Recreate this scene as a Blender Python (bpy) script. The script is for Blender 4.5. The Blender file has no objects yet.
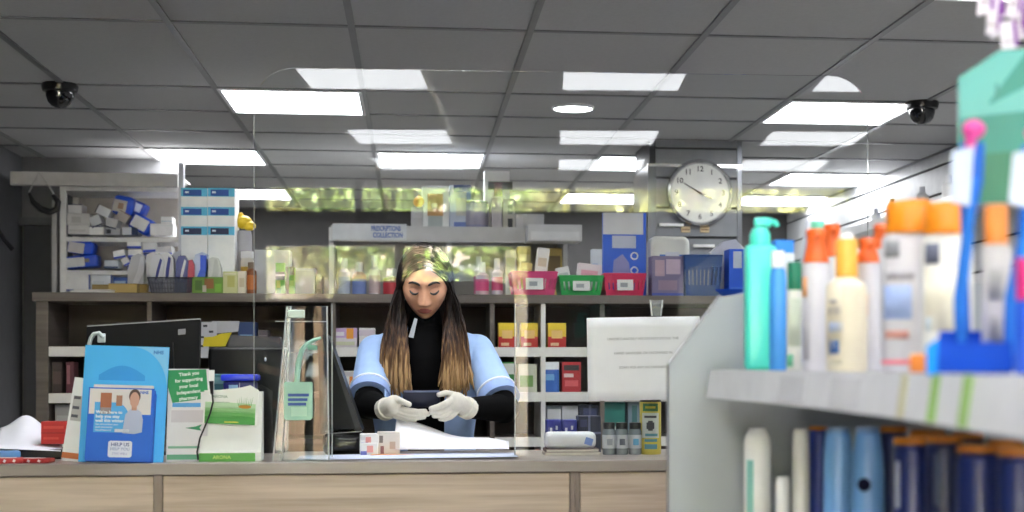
import bpy, bmesh, random
from math import sin, cos, tan, pi, radians, atan, sqrt, exp, degrees
from mathutils import Vector, Matrix, Euler, noise
SC = bpy.context.scene
COL = SC.collection
random.seed(7)

# ------------------------------------------------------------------ camera model
F, CX, HY, TH, CAMZ = 1518.0, 593.0, 365.0, 0.118, 1.30
CEIL = CAMZ + 1.137
CEILF = CAMZ + 1.33                                      # the front of the shop has a higher ceiling
STEP = 3.9
def at(px, py, Y):
    """point of the room that the photo shows at a pixel, at room depth Y"""
    u = (px - CX) / F; v = (HY - py) / F
    d = Vector((sin(TH) + u * cos(TH), cos(TH) - u * sin(TH), v))
    return d * (Y / d.y) + Vector((0, 0, CAMZ))
def X(px, Y): return at(px, HY, Y).x
def Z(px, py, Y): return at(px, py, Y).z

cam_data = bpy.data.cameras.new('camera')
cam = bpy.data.objects.new('camera', cam_data); COL.objects.link(cam)
cam.location = (0, 0, CAMZ); cam.rotation_euler = (pi / 2, 0, -TH)
cam_data.sensor_width = 36.0; cam_data.lens = F * 36.0 / 1024
cam_data.shift_x = (512 - CX) / 1024; cam_data.shift_y = (HY - 256) / 1024
cam_data.clip_start = 0.05
cam_data.dof.use_dof = True; cam_data.dof.focus_distance = 4.6; cam_data.dof.aperture_fstop = 4.6
SC.camera = cam

# ------------------------------------------------------------------ materials
def lin(c):
    return tuple(((x / 255.0) / 12.92 if x / 255.0 <= 0.04045 else ((x / 255.0 + 0.055) / 1.055) ** 2.4) for x in c)
_M = {}
def mat(rgb, rough=0.5, metal=0.0, var=0.06, scale=18.0, spec=0.5, bump=0.0, trans=0.0, alpha=1.0):
    key = ('p', tuple(rgb), rough, metal, var, scale, spec, bump, trans, alpha)
    if key in _M: return _M[key]
    m = bpy.data.materials.new('surface'); m.use_nodes = True
    nt = m.node_tree; b = nt.nodes['Principled BSDF']
    b.inputs['Roughness'].default_value = rough; b.inputs['Metallic'].default_value = metal
    b.inputs['Specular IOR Level'].default_value = spec
    b.inputs['Transmission Weight'].default_value = trans
    b.inputs['Alpha'].default_value = alpha
    c = lin(rgb)
    tc = nt.nodes.new('ShaderNodeTexCoord'); nz = nt.nodes.new('ShaderNodeTexNoise')
    nz.inputs['Scale'].default_value = scale; nz.inputs['Detail'].default_value = 3
    rp = nt.nodes.new('ShaderNodeValToRGB')
    rp.color_ramp.elements[0].position = 0.3; rp.color_ramp.elements[1].position = 0.7
    rp.color_ramp.elements[0].color = (*[x * (1 - var) for x in c], 1)
    rp.color_ramp.elements[1].color = (*[min(1, x * (1 + var)) for x in c], 1)
    nt.links.new(tc.outputs['Object'], nz.inputs['Vector'])
    nt.links.new(nz.outputs['Fac'], rp.inputs['Fac'])
    nt.links.new(rp.outputs['Color'], b.inputs['Base Color'])
    if bump:
        bp = nt.nodes.new('ShaderNodeBump'); bp.inputs['Strength'].default_value = bump; bp.inputs['Distance'].default_value = 0.002
        nt.links.new(nz.outputs['Fac'], bp.inputs['Height']); nt.links.new(bp.outputs['Normal'], b.inputs['Normal'])
    _M[key] = m
    return m
def wood(c1, c2, rough=0.45, sx=1.2, sz=22.0, key='w'):
    k = ('wood', c1, c2, sx, sz)
    if k in _M: return _M[k]
    m = bpy.data.materials.new('wood_laminate'); m.use_nodes = True
    nt = m.node_tree; b = nt.nodes['Principled BSDF']; b.inputs['Roughness'].default_value = rough
    tc = nt.nodes.new('ShaderNodeTexCoord'); mp = nt.nodes.new('ShaderNodeMapping')
    mp.inputs['Scale'].default_value = (sx, sx, sz)
    n1 = nt.nodes.new('ShaderNodeTexNoise'); n1.inputs['Scale'].default_value = 1.0; n1.inputs['Detail'].default_value = 6; n1.inputs['Distortion'].default_value = 0.6
    mp2 = nt.nodes.new('ShaderNodeMapping'); mp2.inputs['Scale'].default_value = (sx * 2.5, sx * 2.5, sz * 5)
    n2 = nt.nodes.new('ShaderNodeTexNoise'); n2.inputs['Scale'].default_value = 1.0; n2.inputs['Detail'].default_value = 4
    mx = nt.nodes.new('ShaderNodeMix'); mx.data_type = 'FLOAT'; mx.inputs['Factor'].default_value = 0.35
    rp = nt.nodes.new('ShaderNodeValToRGB')
    rp.color_ramp.elements[0].position = 0.36; rp.color_ramp.elements[1].position = 0.62
    rp.color_ramp.elements[0].color = (*lin(c1), 1); rp.color_ramp.elements[1].color = (*lin(c2), 1)
    L = nt.links.new
    L(tc.outputs['Object'], mp.inputs['Vector']); L(tc.outputs['Object'], mp2.inputs['Vector'])
    L(mp.outputs['Vector'], n1.inputs['Vector']); L(mp2.outputs['Vector'], n2.inputs['Vector'])
    L(n1.outputs['Fac'], mx.inputs[2]); L(n2.outputs['Fac'], mx.inputs[3])
    L(mx.outputs[0], rp.inputs['Fac']); L(rp.outputs['Color'], b.inputs['Base Color'])
    _M[k] = m
    return m
def emit(rgb, s):
    k = ('e', rgb, s)
    if k in _M: return _M[k]
    m = bpy.data.materials.new('lamp_diffuser'); m.use_nodes = True
    nt = m.node_tree; nt.nodes.remove(nt.nodes['Principled BSDF'])
    e = nt.nodes.new('ShaderNodeEmission'); e.inputs['Color'].default_value = (*lin(rgb), 1); e.inputs['Strength'].default_value = s
    nt.links.new(e.outputs[0], nt.nodes['Material Output'].inputs['Surface'])
    _M[k] = m
    return m
def clear(tint=(255, 255, 255), ior=1.5, rough=0.0, haze=0.0, hazecol=(220, 225, 228)):
    """clear sheet: see-through with a Fresnel reflection"""
    k = ('c', tint, ior, rough, haze, hazecol)
    if k in _M: return _M[k]
    m = bpy.data.materials.new('clear_sheet'); m.use_nodes = True
    nt = m.node_tree; nt.nodes.remove(nt.nodes['Principled BSDF'])
    t = nt.nodes.new('ShaderNodeBsdfTransparent'); t.inputs['Color'].default_value = (*lin(tint), 1)
    g = nt.nodes.new('ShaderNodeBsdfGlossy'); g.inputs['Roughness'].default_value = rough
    fr = nt.nodes.new('ShaderNodeFresnel'); fr.inputs['IOR'].default_value = ior
    mx = nt.nodes.new('ShaderNodeMixShader')
    L = nt.links.new
    L(fr.outputs[0], mx.inputs[0]); L(t.outputs[0], mx.inputs[1]); L(g.outputs[0], mx.inputs[2])
    out = mx
    if haze:
        d = nt.nodes.new('ShaderNodeBsdfDiffuse'); d.inputs['Color'].default_value = (*lin(hazecol), 1)
        m2 = nt.nodes.new('ShaderNodeMixShader'); m2.inputs[0].default_value = haze
        L(mx.outputs[0], m2.inputs[1]); L(d.outputs[0], m2.inputs[2]); out = m2
    L(out.outputs[0], nt.nodes['Material Output'].inputs['Surface'])
    _M[k] = m
    return m

# ------------------------------------------------------------------ mesh building
class MB:
    def __init__(s):
        s.bm = bmesh.new(); s.ly = s.bm.faces.layers.int.new('done')
    def _mi(s, n0, m):
        for f in s.bm.faces:
            if not f[s.ly]: f.material_index = m; f[s.ly] = 1
    def box(s, c, size, m=0, rot=None, bev=0.0, seg=1):
        n0 = len(s.bm.faces)
        M = Matrix.Translation(Vector(c))
        if rot is not None: M = M @ (rot if isinstance(rot, Matrix) else Euler(rot).to_matrix().to_4x4())
        M = M @ Matrix.Diagonal((*size, 1))
        r = bmesh.ops.create_cube(s.bm, size=1.0, matrix=M)
        if bev:
            es = list({e for v in r['verts'] for e in v.link_edges})
            bmesh.ops.bevel(s.bm, geom=es, offset=bev, segments=seg, affect='EDGES', profile=0.5)
        s._mi(n0, m); return s
    def span(s, x0, x1, y0, y1, z0, z1, m=0, bev=0.0):
        return s.box(((x0 + x1) / 2, (y0 + y1) / 2, (z0 + z1) / 2), (abs(x1 - x0), abs(y1 - y0), abs(z1 - z0)), m, None, bev)
    def lathe(s, prof, c=(0, 0, 0), seg=28, sx=1.0, sy=1.0, m=0, M=None, caps=True):
        n0 = len(s.bm.faces); rings = []
        M = M or Matrix.Identity(4)
        for r, z in prof:
            if r < 1e-6: rings.append([s.bm.verts.new(M @ Vector((0, 0, z)) + Vector(c))])
            else: rings.append([s.bm.verts.new(M @ Vector((r * sx * cos(2 * pi * i / seg), r * sy * sin(2 * pi * i / seg), z)) + Vector(c)) for i in range(seg)])
        for a, b in zip(rings, rings[1:]):
            for i in range(seg):
                j = (i + 1) % seg
                if len(a) == 1 and len(b) == 1: continue
                if len(a) == 1: s.bm.faces.new((a[0], b[j], b[i]))
                elif len(b) == 1: s.bm.faces.new((a[i], a[j], b[0]))
                else: s.bm.faces.new((a[i], a[j], b[j], b[i]))
        if caps and len(rings[0]) > 1: s.bm.faces.new(list(reversed(rings[0])))
        if caps and len(rings[-1]) > 1: s.bm.faces.new(rings[-1])
        s._mi(n0, m); return s
    def tube(s, pts, r, seg=8, m=0, flat=1.0, closed=False):
        n0 = len(s.bm.faces); pts = [Vector(p) for p in pts]; n = len(pts)
        rs = r if isinstance(r, (list, tuple)) else [r] * n
        rings = []; up = None
        for i, p in enumerate(pts):
            t = (pts[(i + 1) % n] - pts[i - 1]) if closed else (pts[min(i + 1, n - 1)] - pts[max(i - 1, 0)])
            if t.length < 1e-9: t = Vector((0, 0, 1))
            t.normalize()
            if up is None: up = Vector((0, 0, 1)) if abs(t.z) < 0.9 else Vector((1, 0, 0))
            a = t.cross(up)
            if a.length < 1e-6: a = t.cross(Vector((0.3, 1, 0.2)))
            a.normalize(); b = a.cross(t).normalized(); up = b
            rings.append([s.bm.verts.new(p + (a * cos(2 * pi * k / seg) + b * flat * sin(2 * pi * k / seg)) * rs[i]) for k in range(seg)])
        pairs = list(zip(rings, rings[1:])) + ([(rings[-1], rings[0])] if closed else [])
        for A, B in pairs:
            for k in range(seg):
                j = (k + 1) % seg
                s.bm.faces.new((A[k], A[j], B[j], B[k]))
        if not closed:
            s.bm.faces.new(list(reversed(rings[0]))); s.bm.faces.new(rings[-1])
        s._mi(n0, m); return s
    def prism(s, poly, y0, y1, m=0, M=None):
        """outline in (x,z) extruded along y"""
        n0 = len(s.bm.faces); M = M or Matrix.Identity(4)
        A = [s.bm.verts.new(M @ Vector((x, y0, z))) for x, z in poly]; B = [s.bm.verts.new(M @ Vector((x, y1, z))) for x, z in poly]
        s.bm.faces.new(A); s.bm.faces.new(list(reversed(B)))
        for i in range(len(poly)):
            j = (i + 1) % len(poly); s.bm.faces.new((A[j], A[i], B[i], B[j]))
        s._mi(n0, m); return s
    def ell(s, c, r, m=0, seg=20, ring=14, M=None):
        n0 = len(s.bm.faces)
        MM = Matrix.Translation(Vector(c)) @ (M or Matrix.Identity(4)) @ Matrix.Diagonal((*(r if isinstance(r, (tuple, list)) else (r, r, r)), 1))
        bmesh.ops.create_uvsphere(s.bm, u_segments=seg, v_segments=ring, radius=1.0, matrix=MM)
        s._mi(n0, m); return s
    def cap(s, p0, p1, r0, r1, m=0):
        """tapered capsule"""
        p0 = Vector(p0); p1 = Vector(p1)
        s.ell(p0, r0, m, 14, 10); s.ell(p1, r1, m, 14, 10)
        if (p1 - p0).length > 1e-5:
            n = 6
            s.tube([p0.lerp(p1, i / n) for i in range(n + 1)], [r0 + (r1 - r0) * i / n for i in range(n + 1)], 14, m)
        return s
    def grid(s, fn, nu, nv, m=0):
        n0 = len(s.bm.faces)
        V = [[s.bm.verts.new(Vector(fn(i / nu, j / nv))) for i in range(nu + 1)] for j in range(nv + 1)]
        for j in range(nv):
            for i in range(nu):
                s.bm.faces.new((V[j][i], V[j][i + 1], V[j + 1][i + 1], V[j + 1][i]))
        s._mi(n0, m); return s
    def mesh(s, name, fixn=True):
        if fixn: bmesh.ops.recalc_face_normals(s.bm, faces=s.bm.faces)
        me = bpy.data.meshes.new(name); s.bm.to_mesh(me); s.bm.free(); return me
def link(name, me, mats, parent=None, loc=None, smooth=35):
    if isinstance(me, MB): me = me.mesh(name)
    for m in (mats if isinstance(mats, (list, tuple)) else [mats]): me.materials.append(m)
    if smooth:
        me.polygons.foreach_set('use_smooth', [True] * len(me.polygons))
        me.set_sharp_from_angle(angle=radians(smooth))
    o = bpy.data.objects.new(name, me); COL.objects.link(o)
    if loc is not None: o.location = loc
    if parent is not None: o.parent = parent
    return o
def tag(o, label, cat, group=None, kind=None):
    o['label'] = label; o['category'] = cat
    if group: o['group'] = group
    if kind: o['kind'] = kind
    return o
def thing(name, label, cat, loc=(0, 0, 0), rot=(0, 0, 0), group=None):
    o = bpy.data.objects.new(name, None); COL.objects.link(o)
    o.empty_display_size = 0.05
    o.location = loc; o.rotation_euler = rot
    return tag(o, label, cat, group)
def solo(name, mb, mats, label, cat, loc=(0, 0, 0), rot=(0, 0, 0), group=None, smooth=35):
    o = link(name, mb, mats, None, loc, smooth); o.rotation_euler = rot
    return tag(o, label, cat, group)
def struct(name, mb, mats, parent=None, smooth=None, label=None):
    o = link(name, mb, mats, parent, None, smooth)
    if parent is None:
        o['kind'] = 'structure'; o['label'] = label or name.replace('_', ' '); o['category'] = name.split('_')[0]
    return o
def dup(root, loc, label, rot=None, scale=None):
    r = root.copy(); COL.objects.link(r); r.location = loc; r['label'] = label
    if rot is not None: r.rotation_euler = rot
    if scale is not None: r.scale = scale
    for ch in list(root.children):
        c = ch.copy(); COL.objects.link(c); c.parent = r
        for g in list(ch.children):
            d = g.copy(); COL.objects.link(d); d.parent = c
    return r
def text(parent, s, loc, size, rgb, align='CENTER', rot=(pi / 2, 0, 0), name='printed_text', ext=0.0002, bold=0.0, sx=1.0, spacing=1.0):
    cu = bpy.data.curves.new(name, 'FONT'); cu.body = s; cu.size = size; cu.align_x = align; cu.align_y = 'CENTER'
    cu.extrude = ext; cu.offset = bold; cu.resolution_u = 3; cu.space_line = spacing
    cu.materials.append(mat(rgb, 0.6))
    o = bpy.data.objects.new(name, cu); COL.objects.link(o); o.parent = parent
    o.location = loc; o.rotation_euler = rot; o.scale = (sx, 1, 1)
    TEXTS.append(o)
    return o
TEXTS = []
def texts_to_meshes():
    dg = bpy.context.evaluated_depsgraph_get(); dg.update()
    for o in TEXTS:
        me = bpy.data.meshes.new_from_object(o.evaluated_get(dg)); nm = o.name
        par, l, r, sc_ = o.parent, o.location.copy(), o.rotation_euler.copy(), o.scale.copy()
        cu = o.data; bpy.data.objects.remove(o); bpy.data.curves.remove(cu)
        n = bpy.data.objects.new(nm, me); COL.objects.link(n); n.parent = par; n.location = l; n.rotation_euler = r; n.scale = sc_
def fuse(mb, voxel, smooth=3, fac=0.5):
    """one continuous skin round all the shapes gathered in mb"""
    me = mb.mesh('tmp'); o = bpy.data.objects.new('tmp', me); COL.objects.link(o)
    r = o.modifiers.new('r', 'REMESH'); r.mode = 'VOXEL'; r.voxel_size = voxel; r.adaptivity = 0
    if smooth:
        sm = o.modifiers.new('s', 'SMOOTH'); sm.iterations = smooth; sm.factor = fac
    dg = bpy.context.evaluated_depsgraph_get(); dg.update()
    out = bpy.data.meshes.new_from_object(o.evaluated_get(dg))
    bpy.data.objects.remove(o); bpy.data.meshes.remove(me)
    out.materials.clear()
    return out

# ------------------------------------------------------------------ colours used often
WHITE = (236, 236, 236); BLUE = (25, 70, 180); NAVY = (18, 24, 66); BLACK = (9, 9, 10)
def carton(name, label, cat, px, Y, depth, base_z, cols, panels=(), group=None, rotz=0.0, tilt=0.0, roll=0.0, rough=0.55, bev=0.0012, top=None):
    """a printed box: px = (x0, y0, x1[, y1]) its front face in the photo; panels = (u0,v0,u1,v1,colour) printed on the front"""
    x0, y0, x1 = px[:3]
    xa, xb = X(x0, Y), X(x1, Y)
    zt = Z((x0 + x1) / 2, y0, Y)
    zb = base_z if base_z is not None else Z((x0 + x1) / 2, px[3], Y)
    w, h = xb - xa, zt - zb
    mats = [mat(cols, rough)]
    mb = MB().box((0, 0, h / 2), (w, depth, h), 0, None, bev)
    for i_, (u0, v0, u1, v1, c) in enumerate(panels):
        mm = mat(c, rough)
        if mm not in mats: mats.append(mm)
        k = mats.index(mm)
        mb.box(((u0 + u1) / 2 * w - w / 2, -depth / 2 - 0.0003 * (i_ + 1), (v0 + v1) / 2 * h), ((u1 - u0) * w, 0.0008 + .0004 * i_, (v1 - v0) * h), k)
    if top is not None:
        mats.append(mat(top, rough)); mb.box((0, 0, h + 0.0003), (w * 0.98, depth * 0.98, 0.0008), len(mats) - 1)
    o = solo(name, mb, mats, label, cat, ((xa + xb) / 2, Y + depth / 2, zb), (tilt, roll, rotz), group)
    o['w'] = w; o['h'] = h; o['d'] = depth
    return o
# ================================================================== THE ROOM
XL, XR, YF, YB = -2.12, 2.80, -3.04, 11.2
phi = 0.0443
SN = Vector((sin(phi), cos(phi), 0)); SP = at(500, 365, 4.15)           # counter screen plane
def screen_y(x): return SP.y - (x - SP.x) * SN.x / SN.y
# floor
def tile_floor():
    m = bpy.data.materials.new('floor_vinyl'); m.use_nodes = True
    nt = m.node_tree; b = nt.nodes['Principled BSDF']; b.inputs['Roughness'].default_value = 0.35
    tc = nt.nodes.new('ShaderNodeTexCoord'); br = nt.nodes.new('ShaderNodeTexBrick')
    br.offset = 0; br.inputs['Scale'].default_value = 1.0; br.inputs['Brick Width'].default_value = 0.5; br.inputs['Row Height'].default_value = 0.5
    br.inputs['Mortar Size'].default_value = 0.004
    br.inputs['Color1'].default_value = (*lin((186, 184, 178)), 1); br.inputs['Color2'].default_value = (*lin((192, 190, 184)), 1); br.inputs['Mortar'].default_value = (*lin((110, 108, 104)), 1)
    nt.links.new(tc.outputs['Object'], br.inputs['Vector']); nt.links.new(br.outputs['Color'], b.inputs['Base Color'])
    return m
struct('floor', MB().span(XL - .2, XR + .2, YF - .1, YB + .2, -0.1, 0), tile_floor())
m_ceil = mat((184, 184, 185), 0.9, var=0.03, scale=60, bump=0.15)
m_tbar = mat((118, 118, 120), 0.35, 0.0, spec=0.5)
struct('ceiling', MB().span(XL - .2, XR + .2, STEP, YB + .2, CEIL, CEIL + .32).span(XL - .2, XR + .2, YF - .1, STEP, CEILF, CEILF + .12), m_ceil)
GX, GY = -0.805, 6.345
tb = MB()
for a in range(-3, 7):
    x = GX + 0.6 * a
    if XL < x < XR: tb.span(x - .012, x + .012, STEP, YB, CEIL - 0.006, CEIL + 0.01)
for a in range(-4, 7):
    x = -.785 + .6 * a
    if XL < x < XR: tb.span(x - .012, x + .012, YF, STEP, CEILF - .006, CEILF + .01)
for b in range(-8, 6):
    y = .98 + .6 * b
    if YF < y < STEP - .05: tb.span(XL, XR, y - .011, y + .011, CEILF - .0055, CEILF + .01)
for b in range(-12, 9):
    y = GY + 0.6 * b
    if STEP < y < YB and b != -1: tb.span(XL, XR, y - .011, y + .011, CEIL - 0.0055, CEIL + 0.01)
struct('trim_1', tb, m_tbar, label='grey metal bars of the ceiling tile grid')
m_wall = mat((128, 129, 132), 0.8, var=0.03)
m_dark = mat((74, 74, 78), 0.7, var=0.05)
struct('wall_left', MB().span(XL - .12, XL, YF, YB, 0, CEILF), mat((96, 97, 100), .8))
struct('wall_back', MB().span(XL - .12, XR + .12, YB, YB + .12, 0, CEIL), mat((92, 90, 90), .8))
# right wall: slatted panels with grooves
wr = MB().span(XR, XR + .12, YF, YB, 0, CEILF)
zz = 1.02
while zz < CEIL - 0.05:
    z1 = min(zz + 0.135, CEIL - 0.01)
    wr.span(XR - .012, XR, 1.0, YB - 0.05, zz, z1, 1)
    zz += 0.15
struct('wall_right', wr, [mat((60, 60, 62), .7), mat((205, 206, 208), .45)])
# partition with dark doors behind the tall rack on the left
px0 = X(180, 8.55)
struct('wall_middle', MB().span(XL, px0, 8.6, 8.72, 0, CEIL), mat((120, 120, 122), .75))
dr = struct('door_1', MB().span(XL + .02, X(50, 8.5), 8.54, 8.6, 0, 2.06, 0, .004), m_dark)
struct('door_handle', MB().tube([(X(44, 8.5), 8.535, 1.0), (X(44, 8.5), 8.50, 1.0), (X(44, 8.5) - .1, 8.50, 1.0)], .009), mat((150, 150, 152), .3, 1), dr)
struct('door_frame', MB().span(X(50, 8.5), X(53, 8.5), 8.52, 8.6, 0, 2.1).span(XL, X(53, 8.5), 8.52, 8.6, 2.06, 2.1), mat((105, 106, 110), .6), dr)
# ---- shop front behind the photographer
fx = [-1.80, 0.27, 2.70]
m_alu = mat((62, 64, 68), .4, .3)
wf = MB()
wf.span(XL - .12, fx[0], YF - .12, YF, 0, CEILF)
wf.span(fx[1], XR + .12, YF - .12, YF, 0, 2.20)
wf.span(fx[2], XR + .12, YF - .12, YF, 2.20, CEILF)
struct('wall_front', wf, mat((70, 70, 72), .8))
w1 = MB()
w1.span(fx[0], fx[1], YF - .1, YF - .02, 0, .16)
w1.span(fx[0], fx[2], YF - .12, YF - .0, 2.19, 2.27).span(fx[0], fx[2], YF - .12, YF - .0, 2.23, 2.445)
for x in (fx[0] + .03, -0.75, fx[1] - .03): w1.span(x - .028, x + .028, YF - .1, YF - .01, 0.16, 2.2)
for x in (fx[0] + .03, -1.05, .55, fx[2] - .03): w1.span(x - .022, x + .022, YF - .1, YF - .01, 2.27, CEILF)
wo = struct('window_1', w1, m_alu)
struct('window_glass', MB().span(fx[0], fx[1], YF - .065, YF - .06, .16, 2.2).span(fx[0], fx[2], YF - .065, YF - .06, 2.27, CEILF - .005), clear((246, 250, 248), 1.45), wo)

# ---- column with slatted cladding
cY = 7.55
cx0, cx1 = X(650, cY), X(741, cY)
cm = MB().span(cx0, cx1, cY + .012, cY + .5, 0, CEIL)
zz = 0.3
while zz < CEIL:
    z1 = min(zz + .137, CEIL - .002); cm.span(cx0 + .03, cx1 - .02, cY, cY + .012, zz, z1, 1); zz += .15
cm.span(cx0 - .012, cx0 + .03, cY - .012, cY + .5, 0, CEIL - .13, 2)
cm.span(cx1 - .02, cx1 + .004, cY - .006, cY + .5, 0, CEIL - .0, 2)
cm.span(cx0 - .012, cx1, cY - .014, cY, CEIL - .14, CEIL - .125, 3)
struct('trim_2', cm, [mat((54, 55, 58), .6), mat((132, 134, 140), .4), mat((118, 120, 126), .3, .6), mat((220, 220, 220), .2, 1)], label='grey slatted column behind the counter')

# ================================================================== CEILING FITTINGS
m_pan = emit((250, 252, 255), 6.2)
m_frame = mat((225, 225, 228), .4)
proto = None
LABELS = {(0, 0): 'square ceiling light panel at the left, nearest of the left ones',
          (4, 0): 'square ceiling light panel beside the right dome camera',
          (-1, 3): 'square ceiling light panel above the tall rack of wrapped packs',
          (1, 3): 'square ceiling light panel above the woman',
          (3, 3): 'square ceiling light panel just left of the slatted column',
          (5, 4): 'square ceiling light panel by the right wall behind the dome camera',
          (-1, 6): 'far ceiling light panel behind the stack of blue and white boxes',
          (3, 6): 'far ceiling light panel above the blue poster stand',
          (5, 6): 'far ceiling light panel right of the wall clock',
          (4, -4): 'near ceiling light panel at the top right of the photo'}
for a, b in [(0, 0), (4, 0), (-1, 3), (1, 3), (3, 3), (5, 4), (-1, 6), (3, 6), (5, 6), (4, -4), (0, -4), (2, -4),  # overhead left and middle panels lie out of view, added to light the woman
             (0, -7), (2, -7), (4, -7), (0, -10), (2, -10), (4, -10), (0, -12), (2, -12), (4, -12)]:
    loc = (GX + .6 * a + .3, GY + .6 * b + .3, CEIL) if b > -7 else (-.485 + .6 * a, {-7: 1.28, -10: -.52, -12: -1.72}[b], CEILF)
    lab = LABELS.get((a, b))
    if lab is None:
        lab = 'ceiling light panel, %s of %s' % ({0: 'left', 2: 'middle', 4: 'right'}[a], {-4: 'the overhead row, unseen and added to light the woman', -7: 'the nearest row mirrored in the screen', -10: 'the second row mirrored in the screen', -12: 'the farthest row mirrored in the screen'}[b])
    if proto is None:
        proto = thing('ceiling_light', lab, 'ceiling light', loc, group='square light panels in the ceiling')
        link('diffuser', MB().box((0, 0, -.003), (.56, .56, .004)), m_pan, proto)
        f_ = MB()
        for sx, sy, w, d in ((0, .286, .588, .016), (0, -.286, .588, .016), (.286, 0, .016, .588), (-.286, 0, .016, .588)): f_.box((sx, sy, -.005), (w, d, .01))
        link('frame', f_, m_frame, proto)
    else: dup(proto, loc, lab)
def dome(px, py, label):
    zc = F * 1.137 / (HY - py); u = (px - CX) / F
    y = (cos(TH) - u * sin(TH)) * zc; x = (sin(TH) + u * cos(TH)) * zc
    t = thing('dome_camera', label, 'security camera', (x, y, CEIL))
    link('mounting_ring', MB().lathe([(.0, 0), (.07, 0), (.072, -.012), (.068, -.03), (.058, -.034), (0, -.034)]), mat(BLACK, .35), t)
    link('dome_cover', MB().lathe([(.056, -.034), (.055, -.05), (.048, -.072), (.034, -.088), (.016, -.096), (0, -.098)]), mat((10, 10, 11), .06, spec=.8), t)
    return t
dome(60, 84, 'black dome security camera on the ceiling at the left')
dome(922, 102, 'black dome security camera on the ceiling at the right')
zc = F * 1.137 / (HY - 107); u = (573 - CX) / F
t = thing('downlight', 'small round white downlight in the ceiling', 'ceiling light', ((sin(TH) + u * cos(TH)) * zc, (cos(TH) - u * sin(TH)) * zc, CEIL))
link('bezel', MB().lathe([(.085, 0), (.094, 0), (.095, -.006), (.09, -.012), (.085, -.01)], caps=False), m_frame, t)
link('lamp', MB().lathe([(0, -.002), (.088, -.002), (.087, -.009), (0, -.012)]), emit((255, 255, 255), 5.0), t)

# ---- wall clock on the column
t = thing('wall_clock', 'round silver rimmed wall clock on the slatted column', 'clock', (X(699, cY), cY - .002, Z(699, 193.5, cY)))
R_ = .168
Mx = Matrix.Rotation(pi / 2, 4, 'X')
link('rim', MB().lathe([(R_ - .02, 0), (R_, 0), (R_ + .002, .02), (R_ - .004, .036), (R_ - .014, .04), (R_ - .021, .026)], M=Mx, seg=48, caps=False), mat((200, 200, 205), .2, .9), t)
link('dial', MB().lathe([(0, .01), (R_ - .018, .01), (R_ - .018, .024), (0, .024)], M=Mx, seg=48), mat((236, 236, 232), .5), t)
for h in range(1, 13):
    a = pi / 2 - h * pi / 6
    text(t, str(h), (cos(a) * .120, -.0245, sin(a) * .120), .038, (40, 40, 46), name='numeral', bold=.0006)
def hand(name, ang, ln, w):
    d = Vector((cos(ang), 0, sin(ang))); q = Vector((-sin(ang), 0, cos(ang)))
    pl = [(-d * .02 + q * w), (d * ln + q * w * .5), (d * ln - q * w * .5), (-d * .02 - q * w)]
    link(name, MB().prism([(p.x, p.z) for p in pl], -.031, -.028), mat((22, 22, 24), .4), t)
hand('hour_hand', pi / 2 - (3 + 50 / 60) * pi / 6, .066, .0045)
hand('minute_hand', pi / 2 - 50 * pi / 30, .098, .0035)
link('hand_pin', MB().lathe([(0, .026), (.006, .026), (.006, .033), (0, .034)], M=Mx), mat((22, 22, 24), .4), t)
# price rails and tags under the clock
for i, (pxa, pxb, py, lab) in enumerate(((659, 683, 225, 'white price rail on the column, left end under the clock'), (693, 714, 246, 'white price rail on the column, lower one right of the paper rolls'))):
    solo('price_rail', MB().span(X(pxa, cY), X(pxb, cY), cY - .022, cY, Z(pxa, py + 1.4, cY), Z(pxa, py - 1.4, cY), 0, .001), mat((240, 240, 240), .4), lab, 'price rail')
for pxa, pxb, py, lab in ((681, 690, 229.5, 'beige price tag under the clock, left'), (700, 709, 229.5, 'beige price tag under the clock, right')):
    solo('price_tag', MB().span(X(pxa, cY), X(pxb, cY), cY - .008, cY, Z(pxa, py + 3, cY), Z(pxa, py - 3, cY), 0, .001).span(X(pxa, cY) + .004, X(pxb, cY) - .004, cY - .009, cY - .008, Z(pxa, py + 1, cY), Z(pxa, py - .5, cY), 1), [mat((214, 190, 150), .6), mat((150, 120, 90), .6)], lab, 'price tag')

# ================================================================== BACK UNIT (low wall of shelves behind the counter)
UY = 6.0; UD = .36
UZ = Z(400, 294.3, UY)
ux0, ux1 = X(36, UY), X(757, UY)
m_uw = wood((84, 76, 70), (112, 103, 96), sx=1.0, sz=16)
m_lip = mat((224, 222, 218), .5)
unit = thing('shelf_unit', 'long low grey wood shelving unit behind the counter', 'shelving', ((ux0 + ux1) / 2, UY, 0))
def U(mb, name, m): o = link(name, mb, m, unit, (-(ux0 + ux1) / 2, -UY, 0), None); return o
U(MB().span(ux0 - .01, ux1, UY - .02, UY + UD, UZ - .034, UZ, 0, .002), 'top_board', m_uw)
U(MB().span(ux0, ux1, UY + UD - .012, UY + UD, 0, UZ - .034), 'back_panel', mat((74, 64, 57), .7))
bays = [36, 147, 331, 490, 541, 600, 757]
for i, b in enumerate(bays):
    x = X(b, UY)
    w = .045 if i == 0 else .018
    U(MB().span(x, x + w, UY, UY + UD - .012, 0, UZ - .034, 0), 'side_panel' if i in (0, 6) else 'divider', m_lip if b == 541 else m_uw)
SH = [352.5, 398, 443.5]
SZ = [Z(400, y - 5, UY) for y in SH]
for y, z in zip(SH, SZ):
    for a, b in zip(bays, bays[1:]):
        xa = X(a, UY) + (.045 if a == 36 else .018); xb = X(b, UY)
        U(MB().span(xa, xb, UY + .012, UY + UD - .012, z - .018, z, 0), 'shelf', m_uw)
        if a not in (147,):
            xe = xb if a != 36 else X(100, UY)
            U(MB().span(xa, xe, UY + .004, UY + .012, z - .036, z + .002, 0, .001), 'price_strip', m_lip)
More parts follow.
